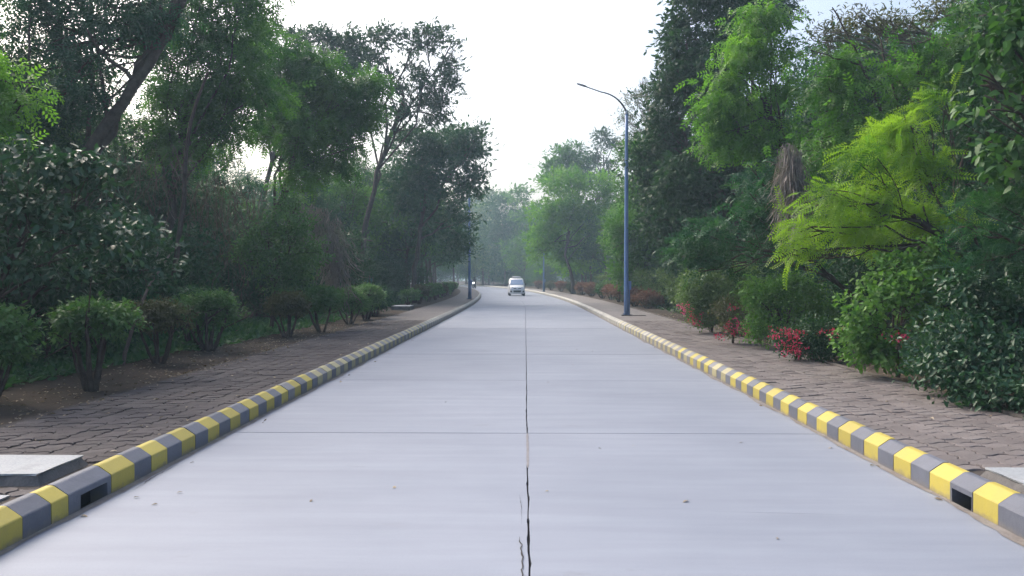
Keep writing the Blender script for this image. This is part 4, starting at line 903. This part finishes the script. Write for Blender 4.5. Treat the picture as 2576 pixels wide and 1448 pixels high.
    lg = [(-.36, -1.805, .51), (.36, -1.805, .51), (.33, -1.80, .345), (-.33, -1.80, .345)]
    MB().add(lg + [(p[0], p[1]+.08, p[2]) for p in lg], [(0,1,2,3)] + [(i, (i+1) % 4, 4+(i+1) % 4, 4+i) for i in range(4)]).build('lower_grille', M['black_plastic'], root)
    e = MB(); 
    for s in (-1, 1): e.add([(0, -1.815, .68), (s*.065, -1.81, .715), (s*.05, -1.81, .70), (0, -1.815, .655)], [(0, 1, 2, 3)])
    e.build('emblem', M['chrome'], root)
    for s in (-1, 1): MB().box((s*.66-.02, 1.74, .75), (s*.66+.02, 1.80, 1.0)).build('tail_light', plain('tail_red', (.35, .02, .02), .3), root)
    return root
car(-.83, 75, R(3.5), 'white hatchback car driving toward the camera with luggage on its roof')
lug = MB(); V, Fq = loft([[(math.cos(t)*a, yy, zc + math.sin(t)*b2) for t in np.linspace(0, 2*math.pi, 12, endpoint=False)] for yy, a, b2, zc in ((0, .30, .035, .06), (.05, .40, .055, .065), (.45, .42, .065, .07), (.85, .40, .055, .065), (.9, .3, .03, .06))])
lug = lug.add(V, Fq).build('luggage', M['silver'], None, True); lug.location = (-.80, 75.0, 1.66); lug.rotation_euler = (0, 0, R(3.5)); lug.scale = (1.05, 1, 1.15)
tag(lug, 'silver grey bundle strapped flat on the white car roof', 'luggage')

# ------------------------------------------------------------------ motorcycle and rider far behind
mx, my = -8.12, 127.0
mc = empty('motorcycle', (mx, my, .002), R(-12)); tag(mc, 'dark motorcycle with its headlight lit at the bend', 'motorcycle')
for yy in (-.62, .62):
    wl = MB().lathe([(.22, -.045), (.29, -.05), (.305, 0), (.29, .05), (.22, .045)], 22, 'x', (0, yy, .305)).build('wheel', M['tyre'], mc, True)
    MB().lathe([(.22, -.02), (.225, 0), (.22, .02), (.03, .05)], 14, 'x', (0, yy, .305)).build('rim', M['rim'], wl, True)
MB().tube([(0, .62, .305), (0, .2, .35), (0, -.2, .38), (0, -.42, .8)], .05, 6).build('frame', M['black_plastic'], mc)
for s in (-1, 1): MB().tube([(s*.08, -.62, .305), (s*.08, -.45, .85)], .025, 6).build('fork', M['galv'], mc)
V, Fq = loft([[(math.cos(t)*a, yy, zc + math.sin(t)*b2) for t in np.linspace(0, 2*math.pi, 10, endpoint=False)] for yy, a, b2, zc in ((-.42, .06, .06, .86), (-.3, .13, .12, .86), (-.05, .14, .12, .84), (.1, .09, .07, .80))])
MB().add(V, Fq).build('fuel_tank', M['black_plastic'], mc, True)
MB().box((-.12, .08, .74), (.12, .75, .82)).build('seat', M['black_plastic'], mc, bevel=.03)
MB().box((-.14, -.2, .28), (.14, .18, .58)).build('engine', M['dark_metal'], mc, bevel=.04)
MB().tube([(-.36, -.30, 1.02), (-.15, -.40, .98), (.15, -.40, .98), (.36, -.30, 1.02)], .018, 6).build('handlebar', M['dark_metal'], mc)
MB().lathe([(.03, -.05), (.09, -.08), (.095, -.14)], 14, 'y', (0, -.42, .88)).build('headlight', M['lit'], mc, True)
MB().box((-.06, -.75, .62), (.06, -.5, .645)).build('mudguard', M['black_plastic'], mc, bevel=.01)
pe = empty('person', (mx, my, 0), R(-12)); tag(pe, 'motorcycle rider in dark clothes leaning on the handlebar', 'person')
jo = {'pel': (0, .28, .92), 'spi': (0, .22, 1.15), 'che': (0, .14, 1.36), 'nec': (0, .10, 1.52), 'hd1': (0, .07, 1.60), 'hd2': (0, .06, 1.74)}
E = [('pel', 'spi'), ('spi', 'che'), ('che', 'nec'), ('nec', 'hd1'), ('hd1', 'hd2')]; rad = {'pel': .15, 'spi': .14, 'che': .16, 'nec': .06, 'hd1': .09, 'hd2': .095}
for s, q in ((-1, 'l'), (1, 'r')):
    jo.update({q+'sh': (s*.2, .12, 1.42), q+'el': (s*.33, -.05, 1.2), q+'wr': (s*.36, -.25, 1.06), q+'ha': (s*.36, -.32, 1.03), q+'hi': (s*.12, .26, .88), q+'kn': (s*.2, -.14, .78), q+'an': (s*.18, .1, .36), q+'to': (s*.19, -.1, .30)})
    rad.update({q+'sh': .075, q+'el': .052, q+'wr': .036, q+'ha': .045, q+'hi': .11, q+'kn': .075, q+'an': .05, q+'to': .045})
    E += [('che', q+'sh'), (q+'sh', q+'el'), (q+'el', q+'wr'), (q+'wr', q+'ha'), ('pel', q+'hi'), (q+'hi', q+'kn'), (q+'kn', q+'an'), (q+'an', q+'to')]
names = list(jo); me = bpy.data.meshes.new('body'); me.from_pydata([jo[k] for k in names], [(names.index(a), names.index(b2)) for a, b2 in E], [])
me.materials.append(plain('dark_cloth', (.035, .04, .055), .8))
bo = link('body', me, None, pe); bo.modifiers.new('skin', 'SKIN')
for i, k in enumerate(names): me.skin_vertices[0].data[i].radius = (rad[k], rad[k]); me.skin_vertices[0].data[i].use_root = (k == 'pel')
bo.modifiers.new('sub', 'SUBSURF').levels = 1
MB().lathe([(.05, 1.84), (.11, 1.80), (.135, 1.72), (.13, 1.62), (.11, 1.585)], 14, 'z', (0, .06, 0)).build('helmet', plain('helmet', (.03, .03, .035), .25), pe, True)

# ------------------------------------------------------------------ shelter and green sheets in the wood
M['green_sheet'] = worn('green_sheet', (.05, .16, .13), (.07, .20, .16), 3, .55, .4, 0)
def sheet(x0, x1, y, z0, z1, label):
    root = empty('corrugated_sheet', (x0, y, z0)); tag(root, label, 'sheet'); n = 40; V = []
    for i in range(n+1):
        x = (x1-x0)*i/n; d = .022*math.sin(i*2*math.pi/8); V += [(x, d, 0), (x, d, z1-z0 + .01*math.sin(i*1.7)), (x, d+.006, 0), (x, d+.006, z1-z0 + .01*math.sin(i*1.7))]
    Fq = []
    for i in range(n): a = 4*i; Fq += [(a, a+4, a+5, a+1), (a+2, a+3, a+7, a+6), (a+1, a+5, a+7, a+3)]
    MB().add(V, Fq).build('panel', M['green_sheet'], root)
    for x in (0, x1-x0): MB().tube([(x, .05, -.1), (x, .05, z1-z0+.05)], .025, 6).build('post', M['bark_pale'], root)
a = at(871, 700, 39); b2 = at(890, 700, 39); sheet(a[0], b2[0], 39, .2, 1.72, 'green corrugated sheet standing in the wood above the clipped shrubs')
a = at(915, 700, 42); b2 = at(936, 700, 42); sheet(a[0], b2[0], 42, .2, 1.66, 'dull green corrugated sheet beside the slim posts of the shelter')
sh = empty('shelter', (at(880, 700, 41)[0], 41, .25)); tag(sh, 'small dark roofed shelter on slim posts in the wood', 'shelter')
MB().box((-.35, -.9, 2.35), (.95, .9, 2.43)).build('roof', M['bark'], sh)
for xx in (-.25, .85):
    for yy in (-.8, .8): MB().tube([(xx, yy, -.2), (xx, yy, 2.35)], .035, 6).build('post', M['bark_pale'], sh)

# ------------------------------------------------------------------ haze: even pale air over the whole scene
hz = MB().box((-610, -310, -1.4), (610, 910, 24)).build('haze', None); hz['kind'] = 'stuff'; tag(hz, 'thin bluish morning haze over the road and woods', 'haze')
hm = bpy.data.materials.new('haze'); hm.use_nodes = True; hn = hm.node_tree
hn.nodes.remove(hn.nodes['Principled BSDF'])
pv_ = hn.nodes.new('ShaderNodeVolumePrincipled'); pv_.inputs['Color'].default_value = (.62, .84, 1, 1); pv_.inputs['Density'].default_value = .0013; pv_.inputs['Anisotropy'].default_value = .25
hn.links.new(pv_.outputs[0], hn.nodes['Material Output'].inputs['Volume']); hz.data.materials.append(hm)
